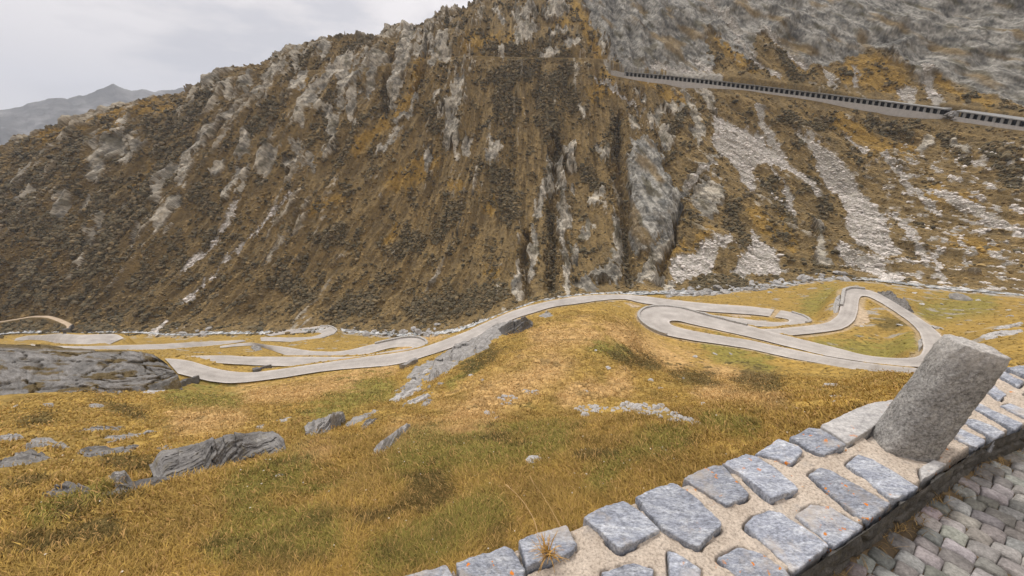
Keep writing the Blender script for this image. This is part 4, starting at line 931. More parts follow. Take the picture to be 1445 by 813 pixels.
# the big bluff at the left, lofted from base to brow to back
def curve_px(L, n):
    a = np.array(L, float); s = np.linspace(0, 1, len(a)); q = np.linspace(0, 1, n)
    return np.stack([np.interp(q, s, a[:, k]) for k in range(3)], 1)
rows = [curve_px(L, 220) for L in (
 [(-60,575,47),(0,569,49),(40,560,50),(90,552,51.5),(140,549,53),(190,546,55),(230,539,57.5),(251,529,60)],
 [(-60,548,50),(0,545,52),(40,541,53),(90,537,54.5),(140,535,55.5),(190,533,57.5),(228,530,59),(248,526,60.6)],
 [(-60,514,55),(0,514,56.5),(40,514,57.5),(90,513,58.5),(140,512,59.5),(190,513,60.5),(226,517,61),(243,521,61.4)],
 [(-60,494,60),(0,494,61),(40,495,62),(90,497,62.5),(140,497,63),(190,497,63.5),(218,502,63.5),(237,515,62.4)],
 [(-60,484,66),(0,484.5,67),(40,486,67.5),(90,491,67.5),(140,494,67.5),(190,495,67),(216,500,66),(235,514,63.5)])]
W = []
for r in rows:
    th, el = th_el(r[:, 0], r[:, 1]); W.append(np.stack([r[:, 2] * np.sin(th), r[:, 2] * np.cos(th), r[:, 2] * el], 1))
back = W[-1].copy(); back[:, :2] *= 1.10; back[:, 2] -= 5; W.append(back); back2 = back.copy(); back2[:, :2] *= 1.06; back2[:, 2] -= 14; W.append(back2)
lead = W[0].copy(); lead[:, :2] *= .965; lead[:, 2] -= 1.6; W.insert(0, lead)
W = np.array(W); q = np.linspace(0, len(W) - 1, 120); i0 = np.clip(q.astype(int), 0, len(W) - 2); f = (q - i0)[:, None, None]
f = f * f * (3 - 2 * f) * .4 + f * .6
B = W[i0] * (1 - f) + W[i0 + 1] * f
mid = sst(.3, 1.3, q)[:, None] * sst(7, 5.2, q)[:, None]
dist = np.cumsum(np.linalg.norm(np.gradient(B[60], axis=0), axis=1))[None] * np.ones((120, 1)); upq = (q * 2.6)[:, None] * np.ones((1, 220))
wx, wy = dist + 2.0 * fbm(dist * .25, upq * .4, 4, 111), upq + 1.1 * fbm(dist * .3, upq * .6, 4, 112)
ed, idn = cells(wx / 5.2, wy / 2.0, 3.); ed2, idn2 = cells(wx / 2.4, wy / 1.2, 5.)
brk = sst(-.4, .0, fbm(wx * .3, wy * .6, 3, 118)); crack = (1 - sst(.0, .09, ed)) * brk; crack2 = (1 - sst(0, .08, ed2)) * (1 - brk * .5)
out = (.55 * (idn - .5) + .25 * (idn2 - .5) - .42 * crack - .14 * crack2 + .45 * fbm(wx * .4, wy * .5, 4, 113) + .12 * fbm(wx * 2.5, wy * 3, 3, 114)) * mid
th0 = np.arctan2(B[..., 0], B[..., 1]); B[..., 0] -= np.sin(th0) * out * .7; B[..., 1] -= np.cos(th0) * out * .7; B[..., 2] += out * .7
grassy = np.maximum(sst(4.0, 4.6, q)[:, None] * np.ones((1, 220)), np.clip(crack * sst(-.05, .2, fbm(wx * .25, wy * .5, 3, 115)) * 1.1, 0, 1))
grassy = np.maximum(grassy, sst(.12, .26, fbm(wx * .3, wy * .9, 5, 116) + .10 * (1 - upq / 9)))
grassy = np.maximum(grassy, sst(1.25, .8, q)[:, None] * sst(-.1, .15, fbm(wx * .4, wy, 3, 119)))
bc = lerp3(C(.15,.146,.14) + 0 * B, C(.26,.25,.24), np.clip(.5 + .7 * fbm(wx * .7, wy * .9, 4, 117) + .5 * (idn - .5), 0, 1))
bc = lerp3(bc, C(.10,.085,.06), .75 * np.clip(crack + .5 * crack2, 0, 1)); bc = lerp3(bc, C(.12,.085,.032), np.clip(grassy, 0, 1) * .9)
ii = np.arange(B.shape[0] * B.shape[1]).reshape(B.shape[:2])
Qb = np.stack([ii[:-1, :-1], ii[:-1, 1:], ii[1:, 1:], ii[1:, :-1]], -1).reshape(-1, 4)
tag(link('rock_bluff', mesh_np('rock_bluff', B.reshape(-1, 3), Q=Qb, col=bc.reshape(-1, 3)), M_ground), 'large smooth grey rock bluff with cracks and grassy seams before the hairpins', 'rock bluff')

# ------------------------------------------------------------------ low walls along the road
def low_wall(name, pts, hgt, wid, m, label, base=.3, blocks=1.1):
    p = resample(np.asarray(pts, float), blocks); t = np.gradient(p[:, :2], axis=0); t /= np.linalg.norm(t, axis=1)[:, None] + 1e-9
    nn_ = np.stack([-t[:, 1], t[:, 0]], 1); n = len(p)
    hh = hgt * (1 + .12 * rng.normal(size=n)); prof = [(-.5, -base), (-.5, .92), (-.36, 1), (.36, 1), (.5, .92), (.5, -base)]
    V = []
    for i in range(n):
        for a, z in prof:
            V.append((*(p[i, :2] + nn_[i] * a * wid + rng.normal(0, .03, 2)), p[i, 2] + (z * hh[i] if z > 0 else z)))
    k = len(prof); ii = np.arange(n * k).reshape(n, k)
    Q = np.stack([ii[:-1, :-1], ii[1:, :-1], ii[1:, 1:], ii[:-1, 1:]], -1).reshape(-1, 4)
    T = [(ii[e, 0], ii[e, a], ii[e, a + 1]) for e in (0, n - 1) for a in range(1, k - 1)]
    c = np.array([*p[n // 2, :2], p[n // 2, 2]])
    o = link(name, mesh_np(name, np.array(V) - c, Q=Q, T=T, smooth=False), m); o.location = c
    return tag(o, label, 'stone wall')
def edge_px(rk, side, p_from, p_to):
    r = RIB[rk]; e = np.concatenate([r[:, 0:2] if side == 'a' else r[:, 2:4], r[:, 4:5]], 1)
    px, py = project(e[:, 0], e[:, 1], e[:, 2]); i = int(np.argmin(np.hypot(px - p_from[0], py - p_from[1]))); j = int(np.argmin(np.hypot(px - p_to[0], py - p_to[1])))
    return e[min(i, j):max(i, j) + 1]
low_wall('stone_wall', edge_px('G', 'a', (940, 473), (1055, 460)), .42, .5, M_wallstone, 'pale stone kerb curving round the outside of the big middle hairpin', 2.5)
low_wall('stone_wall', edge_px('B1', 'a', (601, 489), (528, 486)), .45, .5, M_wallstone, 'pale stone kerb round the small left hairpin below the stream', 1.5)
low_wall('stone_wall', edge_px('G', 'b', (1222, 409), (1187, 432)), .5, .6, M_wallstone, 'pale stone kerb on the outer side of the uppermost bend', 1.5)
low_wall('stone_wall', edge_px('C', 'a', (452, 460), (450, 479)), .35, .5, M_wallstone, 'low kerb round the farthest left hairpin beside the stream', 1.)
low_wall('stone_wall', edge_px('A2', 'b', (1122, 442), (1140, 458)), .4, .5, M_wallstone, 'low dark kerb round the hairpin between the two right loops', 1.)
def px_wall(pp, hgt, wid, m, label, base=.5):
    return low_wall('stone_wall', ghit(*np.array(pp, float).T), hgt, wid, m, label, base, .8)
px_wall([(250,547),(262,542),(278,536)], .7, .7, M_rockd, 'short dark culvert wall below the left hairpin')
px_wall([(567,521),(578,516),(589,511)], .75, .6, M_rock, 'short grey wall beside the road left of the crag')
px_wall([(357,524.5),(368,521.5),(380,518)], .45, .9, M_rockd, 'dark culvert mouth in the grass strip between two road arms')
px_wall([(92,471.5),(99,468.5),(104,463)], 1.6, .7, M_rockd, 'dark stone abutment where the narrow track drops to the road')

# ------------------------------------------------------------------ avalanche galleries
def gallery(i0, i1, label, closed_start):
    P = GAL[i0:i1]; Nn = GN[i0:i1]; root = empty('avalanche_gallery', tuple(P[0])); tag(root, label, 'gallery')
    o0 = P[0]
    def sweep(name, prof, m):
        n = len(P); V = np.array([[*(P[i, :2] + Nn[i] * a - o0[:2]), P[i, 2] + z - o0[2]] for i in range(n) for a, z in prof]); k = len(prof)
        ii = np.arange(n * k).reshape(n, k); nx = np.roll(ii, -1, 1)
        Q = np.stack([ii[:-1], nx[:-1], nx[1:], ii[1:]], -1).reshape(-1, 4)
        T = [(ii[e, 0], ii[e, a], ii[e, a + 1]) for e in (0, n - 1) for a in range(1, k - 1)]
        return link(name, mesh_np(name, V, Q=Q, T=T, smooth=False), m, root)
    sweep('roof', [(-.5, 1.95), (-.5, 2.35), (6.5, 3.0), (6.5, 1.95)], M_conc2)
    sweep('retaining_wall', [(-.35, -3.6), (-.35, -.05), (.75, -.05), (.75, -3.6)], M_conc)
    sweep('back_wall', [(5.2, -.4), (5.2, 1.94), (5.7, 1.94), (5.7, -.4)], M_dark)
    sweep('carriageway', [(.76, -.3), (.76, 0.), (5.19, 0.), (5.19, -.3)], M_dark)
    bm = bmesh.new(); bmesh.ops.create_cube(bm, size=1)
    for v in bm.verts: v.co = (v.co.x * .95, v.co.y * .6, (v.co.z + .5) * 2.1 - .1)
    bmesh.ops.bevel(bm, geom=bm.edges[:], offset=.05, segments=1, affect='EDGES')
    me = bpy.data.meshes.new('pillar'); bm.to_mesh(me); bm.free(); me.materials.append(M_conc2)
    dd = np.concatenate([[0], np.cumsum(np.linalg.norm(np.diff(P[:, :2], axis=0), axis=1))]); first = None
    sp = GSP
    for s in np.arange(.6, dd[-1], sp):
        x, y, z = [np.interp(s, dd, P[:, k]) for k in range(3)]; nx_, ny_ = np.interp(s, dd, Nn[:, 0]), np.interp(s, dd, Nn[:, 1])
        o = bpy.data.objects.new('pillar', me) if first is None else first.copy(); first = first or o; COL.objects.link(o); o.parent = root
        o.location = (x + nx_ * .1 - o0[0], y + ny_ * .1 - o0[1], z - o0[2]); o.rotation_euler = (0, 0, math.atan2(-nx_, ny_))
    if closed_start:
        k = min(7, len(P) - 1); V = []
    return root
gpx, gpy = project(GAL[:, 0], GAL[:, 1], GAL[:, 2])
iS, iA, iB = int(np.argmin(np.abs(gpx - 880))), int(np.argmin(np.abs(gpx - 1331))), int(np.argmin(np.abs(gpx - 1348)))
GSP = float(np.linalg.norm(GAL[iA, :2] - GAL[iS, :2])) / 62
gallery(iS, iA + 1, 'long concrete avalanche gallery with a row of dark openings high on the slope', True)
gallery(iB, len(GAL), 'short right section of concrete avalanche gallery beyond the stony gully', False)
# concrete wing wall at the left mouth of the gallery
P = GAL[max(iS - 12, 0):iS + 1].copy()
o = low_wall('retaining_wall', np.stack([P[:, 0], P[:, 1], P[:, 2]], 1), 1.7, .8, M_wallstone, 'pale concrete wing wall at the left mouth of the long gallery', 2.0, 1.2); o['category'] = 'retaining wall'
for i in range(14):
    k = rng.integers(iA, iB + 1); n_ = rng.uniform(-2, 3)
    place_stone('boulder', GAL[k, 0] + GN[k, 0] * n_, GAL[k, 1] + GN[k, 1] * n_, GAL[k, 2] + rng.uniform(-1.2, 1.6), rng.uniform(.7, 1.5), M_rock, 'grey block in the stony gully between the two gallery sections', 'boulder', 'blocks in the gully between the galleries')

# ------------------------------------------------------------------ plants and loose stones nobody could count
ICO_V, ICO_T = None, None
bm = bmesh.new(); bmesh.ops.create_icosphere(bm, subdivisions=1, radius=1)
ICO_V = np.array([v.co for v in bm.verts]); ICO_T = np.array([[v.index for v in f_.verts] for f_ in bm.faces]); bm.free()
def clumps(name, P, S, colr, m, label, cat, flat=.65, jitter=.35, smooth=False):
    n = len(P); nv = len(ICO_V)
    V = np.repeat(ICO_V[None], n, 0) * (1 + rng.uniform(-jitter, jitter, (n, nv, 1)))
    a = rng.uniform(0, 6.28, n); ca, sa = np.cos(a)[:, None], np.sin(a)[:, None]
    x = V[..., 0] * rng.uniform(.8, 1.5, (n, 1)); y = V[..., 1]
    V = np.stack([x * ca - y * sa, x * sa + y * ca, V[..., 2] * flat], -1) * S[:, None, None] + P[:, None]
    T = (ICO_T[None] + (np.arange(n) * nv)[:, None, None]).reshape(-1, 3)
    c = np.repeat(colr[:, None], nv, 1) * rng.uniform(.85, 1.15, (n, nv, 1))
    return tag(link(name, mesh_np(name, V.reshape(-1, 3), T=T, col=c.reshape(-1, 3), smooth=smooth), m), label, cat, kind='stuff')
MPOS = np.stack([MX, MY, MZ], -1)
MNOR = nr
def pick(weight, n):
    area = (mr / 200) ** 2; w = (weight * area * (DG[MT, :NV] > 1.5) * (DP[MT, :NV] > 1.0)).ravel(); w[~np.isfinite(w)] = 0
    w = np.clip(w, 0, None); w /= w.sum(); return rng.choice(w.size, n, p=w)
vis = sst(I_RIDGE - 3, I_RIDGE - 30, np.arange(MT.start, MT.stop))[:, None] * ((PX[MT] > -140) & (PX[MT] < 1585) & (PY[MT] > -120))
i = pick(vis * np.clip(shrub - .1, 0, 1) ** 1.3, 85000)
P = MPOS.reshape(-1, 3)[i]; S = np.clip(rng.lognormal(-.95, .42, len(i)), .2, 1.2) * (.75 + .25 * mr.ravel()[i] / 200)
cc = np.array(G_SHRUB) * rng.uniform(.55, 1.5, (len(i), 1)) + np.array([.09, .055, .02]) * rng.uniform(0, 1, (len(i), 1)) ** 2
clumps('mountain_shrubs', P + MNOR.reshape(-1, 3)[i] * (.1 * S)[:, None], S, cc, M_attr, 'dark low shrubs spread over the mountainside', 'shrubs', .85)
i = pick(vis * np.clip(1 - rock * 1.2 - scree * 1.3 - shrub * .6, 0, 1) * (PY[MT] > 60), 40000)
P = MPOS.reshape(-1, 3)[i]; S = np.clip(rng.lognormal(-1.2, .4, len(i)), .14, .8) * (.7 + .3 * mr.ravel()[i] / 200)
cc = mc.reshape(-1, 3)[i] * rng.uniform(.6, 1.45, (len(i), 1))
clumps('mountain_grass', P, S, cc, M_attr, 'brown and ochre grass tussocks over the mountainside', 'grass', .7)
i = pick(vis * np.clip(scree, 0, 1), 22000)
P = MPOS.reshape(-1, 3)[i]; S = np.clip(rng.lognormal(-1.55, .55, len(i)), .08, 1.1)
cc = np.array([.56, .52, .48]) * rng.uniform(.72, 1.2, (len(i), 1))
clumps('scree', P, S, cc, M_attr, 'pale broken stones of the scree fans on the right slope', 'scree', .7)

BLUFF_PX = [(-90,480),(190,494),(240,512),(253,530),(230,541),(190,548),(140,551),(60,558),(-90,578)]
def allowed(x, y, z, extra=1.):
    px, py = project(x, y, z); ok = np.ones(len(x), bool)
    for P_ in OUT_PX + [RUB, BLUFF_PX]:
        ok &= poly_sd(px, py, P_) < extra
    j = np.clip(np.round((np.arctan2(x, y) - TH[0]) / (TH[1] - TH[0])).astype(int), 0, NV - 1); r = np.hypot(x, y)
    lr = np.log(r); rowi = np.array([np.searchsorted(lnR[:, j[k]], lr[k]) for k in range(len(x))]); rowi = np.clip(rowi, 0, NR - 1)
    ok &= (DR[rowi, j] > .55) & ((x * WN[0] + y * WN[1]) > 1.22)
    return ok, rowi, j
# meadow tussocks farther out
n = 26000; th = rng.uniform(R_(-56), R_(56), n); r = np.exp(rng.uniform(math.log(16), math.log(150), n))
jn = np.clip(np.round((th - TH[0]) / (TH[1] - TH[0])).astype(int), 0, NV - 1); keep = r < RG[jn] - 4; th, r = th[keep], r[keep]
x, y = r * np.sin(th), r * np.cos(th); z = height(x, y); ok, ri, jn = allowed(x, y, z)
x, y, z, r, ri, jn = x[ok], y[ok], z[ok], r[ok], ri[ok], jn[ok]
cc = vc[np.clip(ri, 0, vc.shape[0] - 1), jn] * rng.uniform(.62, 1.1, (len(x), 1))
clumps('meadow_tussocks', np.stack([x, y, z], 1), np.clip(.10 * (r / 16) ** .4, .08, .2) * rng.uniform(.7, 1.5, len(x)), cc, M_attr, 'soft grass tussocks of the meadow round the road loops', 'grass', .55, .3)

# blades of the near meadow
def blades(n_tuft, r0, r1, nb, hgt, name, label):
    th = rng.uniform(R_(-63), R_(52), n_tuft); r = np.exp(rng.uniform(math.log(r0), math.log(r1), n_tuft))
    x, y = r * np.sin(th), r * np.cos(th); z = height(x, y); ok, ri, jn = allowed(x, y, z, 0.)
    x, y, z, r, ri, jn = x[ok], y[ok], z[ok], r[ok], ri[ok], jn[ok]; n = len(x)
    dens_ = fbm(x * .9, y * .9, 3, 120)
    hh = (hgt * (1 + 1.1 * dens_) * np.clip((r / 8) ** .15, .85, 1.15))[:, None] * rng.uniform(.45, 1.35, (n, nb))
    spread = (.075 * np.clip((r / 8) ** .8, .7, 4))[:, None]
    bx = x[:, None] + rng.normal(0, 1, (n, nb)) * spread; by = y[:, None] + rng.normal(0, 1, (n, nb)) * spread
    bz = np.repeat((z - .02)[:, None], nb, 1)
    wa = 1.3 * fbm(x * .35, y * .35, 2, 121)[:, None]
    ang = rng.normal(2.4, 1.25, (n, nb)) + wa; le = rng.uniform(.5, 1.9, (n, nb)) * hh
    dx, dy = np.cos(ang) * le, np.sin(ang) * le
    wd = (.0042 * np.clip(r / 4, 1, 12))[:, None] * rng.uniform(.7, 1.5, (n, nb))
    pa = rng.uniform(0, 3.14, (n, nb)); sx, sy = np.cos(pa) * wd, np.sin(pa) * wd
    v0 = np.stack([bx - sx, by - sy, bz], -1); v1 = np.stack([bx + sx, by + sy, bz], -1)
    mx_, my_ = bx + dx * .38, by + dy * .38; mz_ = bz + hh * .68
    v2 = np.stack([mx_ + sx * .7, my_ + sy * .7, mz_], -1); v3 = np.stack([mx_ - sx * .7, my_ - sy * .7, mz_], -1)
    v4 = np.stack([bx + dx, by + dy, bz + hh * .95], -1)
    V = np.stack([v0, v1, v2, v3, v4], 2).reshape(-1, 3); m_ = n * nb; b = np.arange(m_)[:, None] * 5
    Q = b + np.array([[0, 1, 2, 3]]); T = b + np.array([[3, 2, 4]])
    cc = vc[np.clip(ri, 0, vc.shape[0] - 1), jn]
    c = cc[:, None] * rng.uniform(.75, 1.25, (n, nb, 1)) * rng.uniform(.66, 1.28, (n, 1, 1))
    straw = (rng.random((n, nb)) < .16)[..., None]; c = np.where(straw, C(.50,.31,.12) * rng.uniform(.7, 1.2, (n, nb, 1)), c)
    c = np.repeat(np.clip(c, 0, .8)[:, :, None], 5, 2).reshape(-1, 3)
    return tag(link(name, mesh_np(name, V, Q=Q, T=T, col=c), M_attr), label, 'grass', kind='stuff')
blades(52000, 2.6, 12, 16, .068, 'grass', 'long dry olive and golden grass of the near slope below the wall')
blades(40000, 10, 52, 10, .055, 'grass', 'golden grass of the knoll and the hollow beyond')
# pale dry flower heads sprinkled through the near grass
n = 520; th = rng.uniform(R_(-60), R_(45), n); r = np.exp(rng.uniform(math.log(3.4), math.log(15), n)); x, y = r * np.sin(th), r * np.cos(th)
cl = fbm(x * .5, y * .5, 2, 125) > rng.uniform(-.25, .35, n); x, y, r = x[cl], y[cl], r[cl]
z = height(x, y) + .10; ok, _, _ = allowed(x, y, z); x, y, z, r = x[ok], y[ok], z[ok], r[ok]
clumps('wildflowers', np.stack([x, y, z], 1), rng.uniform(.006, .013, len(x)) * np.clip(r / 6, .8, 1.6), C(.62,.56,.46) * rng.uniform(.6, 1.15, (len(x), 1)), M_attr, 'pale seed heads sprinkled through the near grass', 'flowers', .6)
SKY_STRENGTH, SUN_STRENGTH, EXPOSURE, HAZE = .1, 2.4, 0.16, 1.7e-4
# ------------------------------------------------------------------ the parapet in front
ZT = -1.5                                             # top of the mortar bed
def uv(xy): xy = np.asarray(xy, float); return np.stack([xy[..., 0] * WA[0] + xy[..., 1] * WA[1], xy[..., 0] * WN[0] + xy[..., 1] * WN[1]], -1)
def xy_(a, n): return np.stack([a * WA[0] + n * WN[0], a * WA[1] + n * WN[1]], -1)
def edge_line(L, z):
    p = np.array(L, float); q = uv(np.stack(on_plane(p[:, 0], p[:, 1], z), 1)); return q[np.argsort(q[:, 0])]
E_IN = edge_line([(1121,807),(1177,772),(1221,742),(1259,712),(1297,687),(1327,665),(1364,639),(1397,619),(1445,602)], ZT)
E_OUT = edge_line([(597,808),(648,794),(713,772),(799,743),(879,708),(950,684),(1007,659),(1054,642),(1099,624),(1141,609),(1224,574),(1445,518)], ZT)
n_in = lambda a: np.interp(a, E_IN[:, 0], E_IN[:, 1])
n_out = lambda a: np.interp(a, E_OUT[:, 0], E_OUT[:, 1])
POST = np.array([2.068, 1.718]); PUV = uv(POST)
wall = empty('stone_parapet', (*xy_(np.array(1.2), np.array(.85)), ZT - .13)); W0 = np.array(wall.location)
tag(wall, 'low parapet of blue grey coping stones set in sandy mortar with orange lichen', 'parapet')
NA, NNN = 2000, 110
a = np.linspace(-2.6, 7.5, NA)[:, None] * np.ones((1, NNN)); s = np.linspace(0, 1, NNN)[None] * np.ones((NA, 1))
lo, hi = n_in(a) + .006 + .008 * fbm(a * 9, 0 * a, 3, 130), n_out(a) - .01 + .012 * fbm(a * 8, 0 * a + 5, 3, 131)
n_ = lo + (hi - lo) * s
z = ZT + .010 * fbm(a * 5, n_ * 5, 4, 132) + .006 * fbm(a * 30, n_ * 30, 3, 133) - .05 * sst(.04, 0, s) ** 2 - .06 * sst(.05, 0, 1 - s) ** 2
dp = np.hypot(a - PUV[0], n_ - PUV[1]); z -= .022 * sst(.165, .14, dp)
# faces: rough stone on the road side, coursed stone down the slope
def face(name, edge, sgn, z0, z1, rowsn, m, rough, course):
    A = np.linspace(-2.6, 7.5, 1000)[:, None] * np.ones((1, rowsn)); t = np.linspace(0, 1, rowsn)[None] * np.ones((1000, 1)); zz = z0 + (z1 - z0) * t
    e1_, id1 = cells(A / course[0], zz / course[1] + 50, 7.)
    d_ = sgn * (rough * (.9 * fbm(A * 4, zz * 7, 4, 140) + .5 * fbm(A * 18, zz * 25, 3, 141) + .7 * (id1 - .5)) - rough * 1.1 * (1 - sst(0, .14, e1_))) 
    nnv = edge(A) + d_ * sst(-.02, .12, t) + sgn * .05 * t * abs(z1 - z0)
    xy = xy_(A, nnv); ii = np.arange(A.size).reshape(A.shape)
    Q = np.stack([ii[:-1, :-1], ii[1:, :-1], ii[1:, 1:], ii[:-1, 1:]], -1).reshape(-1, 4)
    if sgn > 0: Q = Q[:, ::-1]
    link(name, mesh_np(name, np.concatenate([xy, zz[..., None]], -1).reshape(-1, 3) - W0, Q=Q), m, wall)
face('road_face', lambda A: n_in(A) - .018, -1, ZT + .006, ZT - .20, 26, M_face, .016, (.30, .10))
face('slope_face', lambda A: n_out(A) - .03, 1, ZT - .03, -6.0, 160, M_wallstone, .03, (.42, .2))

STONES = [  # outline pixels, height above the mortar, pale
 ([(560,817),(592,806),(630,797),(640,815),(600,830)],.03,0),([(644,794),(684,781),(691,781),(713,770),(725,775),(742,802),(737,822),(650,828)],.04,0),
 ([(732,762),(757,751),(799,740),(815,768),(809,777),(797,783),(753,796),(743,800)],.055,0),([(823,728),(852,714),(879,705),(896,713),(932,747),(877,776),(868,771),(848,752)],.045,0),
 ([(897,702),(920,690),(950,681),(981,700),(1020,739),(986,770),(977,768),(936,747)],.055,0),([(964,675),(985,664),(1007,656),(1021,657),(1057,697),(1055,701),(1026,713),(1011,704)],.03,0),
 ([(1019,655),(1054,638),(1069,641),(1102,663),(1128,690),(1088,706),(1044,669)],.045,0),([(1066,638),(1099,620),(1128,631),(1133,639),(1115,655),(1088,644)],.025,0),
 ([(1115,615),(1141,605),(1158,607),(1194,629),(1164,640),(1142,632)],.05,0),([(1157,602),(1188,587),(1224,570),(1262,563),(1266,572),(1232,602),(1217,613),(1197,625)],.06,1),
 ([(1012,786),(1044,772),(1074,781),(1107,803),(1116,816),(1062,826),(1034,808)],.012,0),([(942,776),(955,781),(990,803),(987,822),(946,818)],.006,0),([(850,807),(898,794),(923,804),(921,820),(852,822)],.006,0),
 ([(1050,741),(1061,730),(1084,722),(1100,724),(1140,748),(1171,769),(1144,789),(1120,807),(1109,794)],.02,0),([(1121,729),(1144,712),(1171,715),(1219,742),(1198,758),(1177,771),(1160,758)],.012,0),
 ([(1141,669),(1157,657),(1177,665),(1215,688),(1257,712),(1241,725),(1227,734),(1212,730)],.015,0),([(1194,655),(1211,642),(1231,649),(1262,666),(1297,685),(1280,697),(1264,704),(1253,701)],.015,0),
 ([(1333,605),(1347,601),(1391,622),(1379,631),(1364,628)],.012,0),([(1351,589),(1377,591),(1419,611),(1404,620)],.012,0),([(1366,570),(1384,569),(1445,598),(1432,608)],.012,0),([(1411,573),(1426,569),(1474,589),(1462,598)],.012,0),
 ([(1383,544),(1394,537),(1421,556),(1411,564)],.015,0),([(1400,525),(1412,521),(1446,538),(1437,546)],.02,0),([(1420,519),(1445,514),(1478,531),(1464,539)],.03,0),([(1450,512),(1474,508),(1506,522),(1492,530)],.03,0),
 ([(1290,552),(1330,541),(1352,548),(1330,562),(1305,568)],.02,1),
 ([(1446,556),(1462,551),(1500,570),(1486,578)],.012,0),([(1245,690),(1262,700)],0,0),
 ([(1298,660),(1318,648),(1336,655),(1318,668),(1302,676)],.008,1),
]
rs = np.random.default_rng(21); OUTL = []
def coping(P, hgt, pale, seed):
    P = np.asarray(P, float); N_ = 110
    Pc = np.concatenate([P, P[:1]]); s = np.concatenate([[0], np.cumsum(np.linalg.norm(np.diff(Pc, axis=0), axis=1))]); q = np.linspace(0, s[-1], N_ + 1)[:-1]
    O = np.stack([np.interp(q, s, Pc[:, 0]), np.interp(q, s, Pc[:, 1])], 1)
    O = .2 * np.roll(O, 1, 0) + .6 * O + .2 * np.roll(O, -1, 0)
    c = O.mean(0); v = O - c; rad = np.linalg.norm(v, axis=1); R0 = rad.mean()
    O = c + v * (1 + .06 * fbm(q * 22, 0 * q + seed * 3.3, 5, 150, .65))[:, None]; v = O - c
    if np.sum(O[:, 0] * np.roll(O[:, 1], -1) - np.roll(O[:, 0], -1) * O[:, 1]) < 0: O = O[::-1]; v = O - c
    ins = [(-.002, -.16), (0., -.05), (.0, -.008), (.0015, -.003), (.004, -.001), (.010, 0), (.026, 0)] + [(x, 0) for x in np.linspace(.045, R0 * .98, 16)]
    OUTL.append(O[::3].copy())
    V = []; tl = rs.normal(0, .035, 2)
    for k, (i_, dz) in enumerate(ins):
        f = max(1 - i_ / R0, .0)
        xy = c + v * f
        chip = .012 * np.clip(fbm(xy[:, 0] * 9, xy[:, 1] * 9, 3, 151 + seed), -.2, 1) * sst(.045, 0, i_)
        al = xy[:, 0] * .55 - xy[:, 1] * .83; ac = xy[:, 0] * .83 + xy[:, 1] * .55
        zz = ZT + hgt + (xy - c) @ tl + dz * (1 + 1.2 * fbm(xy[:, 0] * 12, xy[:, 1] * 12, 2, 160)) - chip
        if k >= 2: zz = zz + .0045 * fbm(al * 5, ac * 22, 4, 152 + seed * .1) + .004 * ridged(al * 8, ac * 40, 3, 153) + .002 * fbm(xy[:, 0] * 70, xy[:, 1] * 70, 2, 154)
        else: xy = xy + v / rad[:, None] * (.006 * fbm(q * 60, 0 * q + k, 3, 155))[:, None]
        V.append(np.concatenate([xy, zz[:, None]], 1))
    V = np.array(V); n_r = len(ins); ii = np.arange(n_r * N_).reshape(n_r, N_); nx = np.roll(ii, -1, 1)
    Q = np.stack([ii[:-1], nx[:-1], nx[1:], ii[1:]], -1).reshape(-1, 4)
    o = link('coping_stone', mesh_np('coping_stone', V.reshape(-1, 3) - W0, Q=Q), M_coping2 if pale else M_coping, wall)
    if pale and hgt > .025: o['label'] = 'pale grey coping stone left of the post'
    return o
k = 0
for P, hg, pale in STONES:
    if len(P) < 4: continue
    p = np.array(P, float); hg = hg * .38 + .003; W_ = np.stack(on_plane(p[:, 0], p[:, 1], ZT + hg), 1)
    coping(W_, hg, pale, k); k += 1
xym = xy_(a, n_)
for O in OUTL:
    lo_, hi_ = O.min(0) - .05, O.max(0) + .05; w_ = np.nonzero((xym[..., 0] > lo_[0]) & (xym[..., 0] < hi_[0]) & (xym[..., 1] > lo_[1]) & (xym[..., 1] < hi_[1]))
    if len(w_[0]):
        sd_ = -poly_sd(xym[w_][:, 0], xym[w_][:, 1], O); z[w_] -= .032 * sst(.013, .002, np.abs(sd_)) * sst(-.08, .12, fbm(xym[w_][:, 0] * 6, xym[w_][:, 1] * 6, 3, 161))
xy = xy_(a, n_); ii = np.arange(NA * NNN).reshape(NA, NNN)
Q = np.stack([ii[:-1, :-1], ii[1:, :-1], ii[1:, 1:], ii[:-1, 1:]], -1).reshape(-1, 4)
link('mortar_bed', mesh_np('mortar_bed', np.concatenate([xy, z[..., None]], -1).reshape(-1, 3) - W0, Q=Q), M_mortar, wall)
# the wall goes on beyond the picture on both sides
for a0, a1 in ((-2.5, uv(np.array(on_plane(560, 817, ZT)))[0] - .05), (uv(np.array(on_plane(1480, 540, ZT)))[0] + .12, 7.2)):
    x = a0
    while x < a1 - .2:
        w = rs.uniform(.2, .3); i_, o_ = n_in(x), n_out(x)
        coping(xy_(np.array([x, x + w - .03, x + w - .04, x + .01]), np.array([o_ - .22, o_ - .2, o_ + .02, o_ + .0])), rs.uniform(.02, .05), 0, k); k += 1
        coping(xy_(np.array([x, x + w - .04, x + w - .05, x + .01]), np.array([i_ + .01, i_ + .0, i_ + .26, i_ + .24])), .012, 0, k); k += 1
        x += w

ia0, ia1 = uv(np.array(on_plane(560, 817, ZT)))[0] - .1, uv(np.array(on_plane(850, 830, ZT)))[0] - .02
x = ia0
while x < ia1:
    w = rs.uniform(.16, .26); i_ = n_in(x)
    if x + w < ia1 + .1: coping(xy_(np.array([x, x + w - .03, x + w - .05, x + .02]), np.array([i_ + .01, i_ + .0, i_ + .24, i_ + .22])), .010, 0, k); k += 1
    x += w

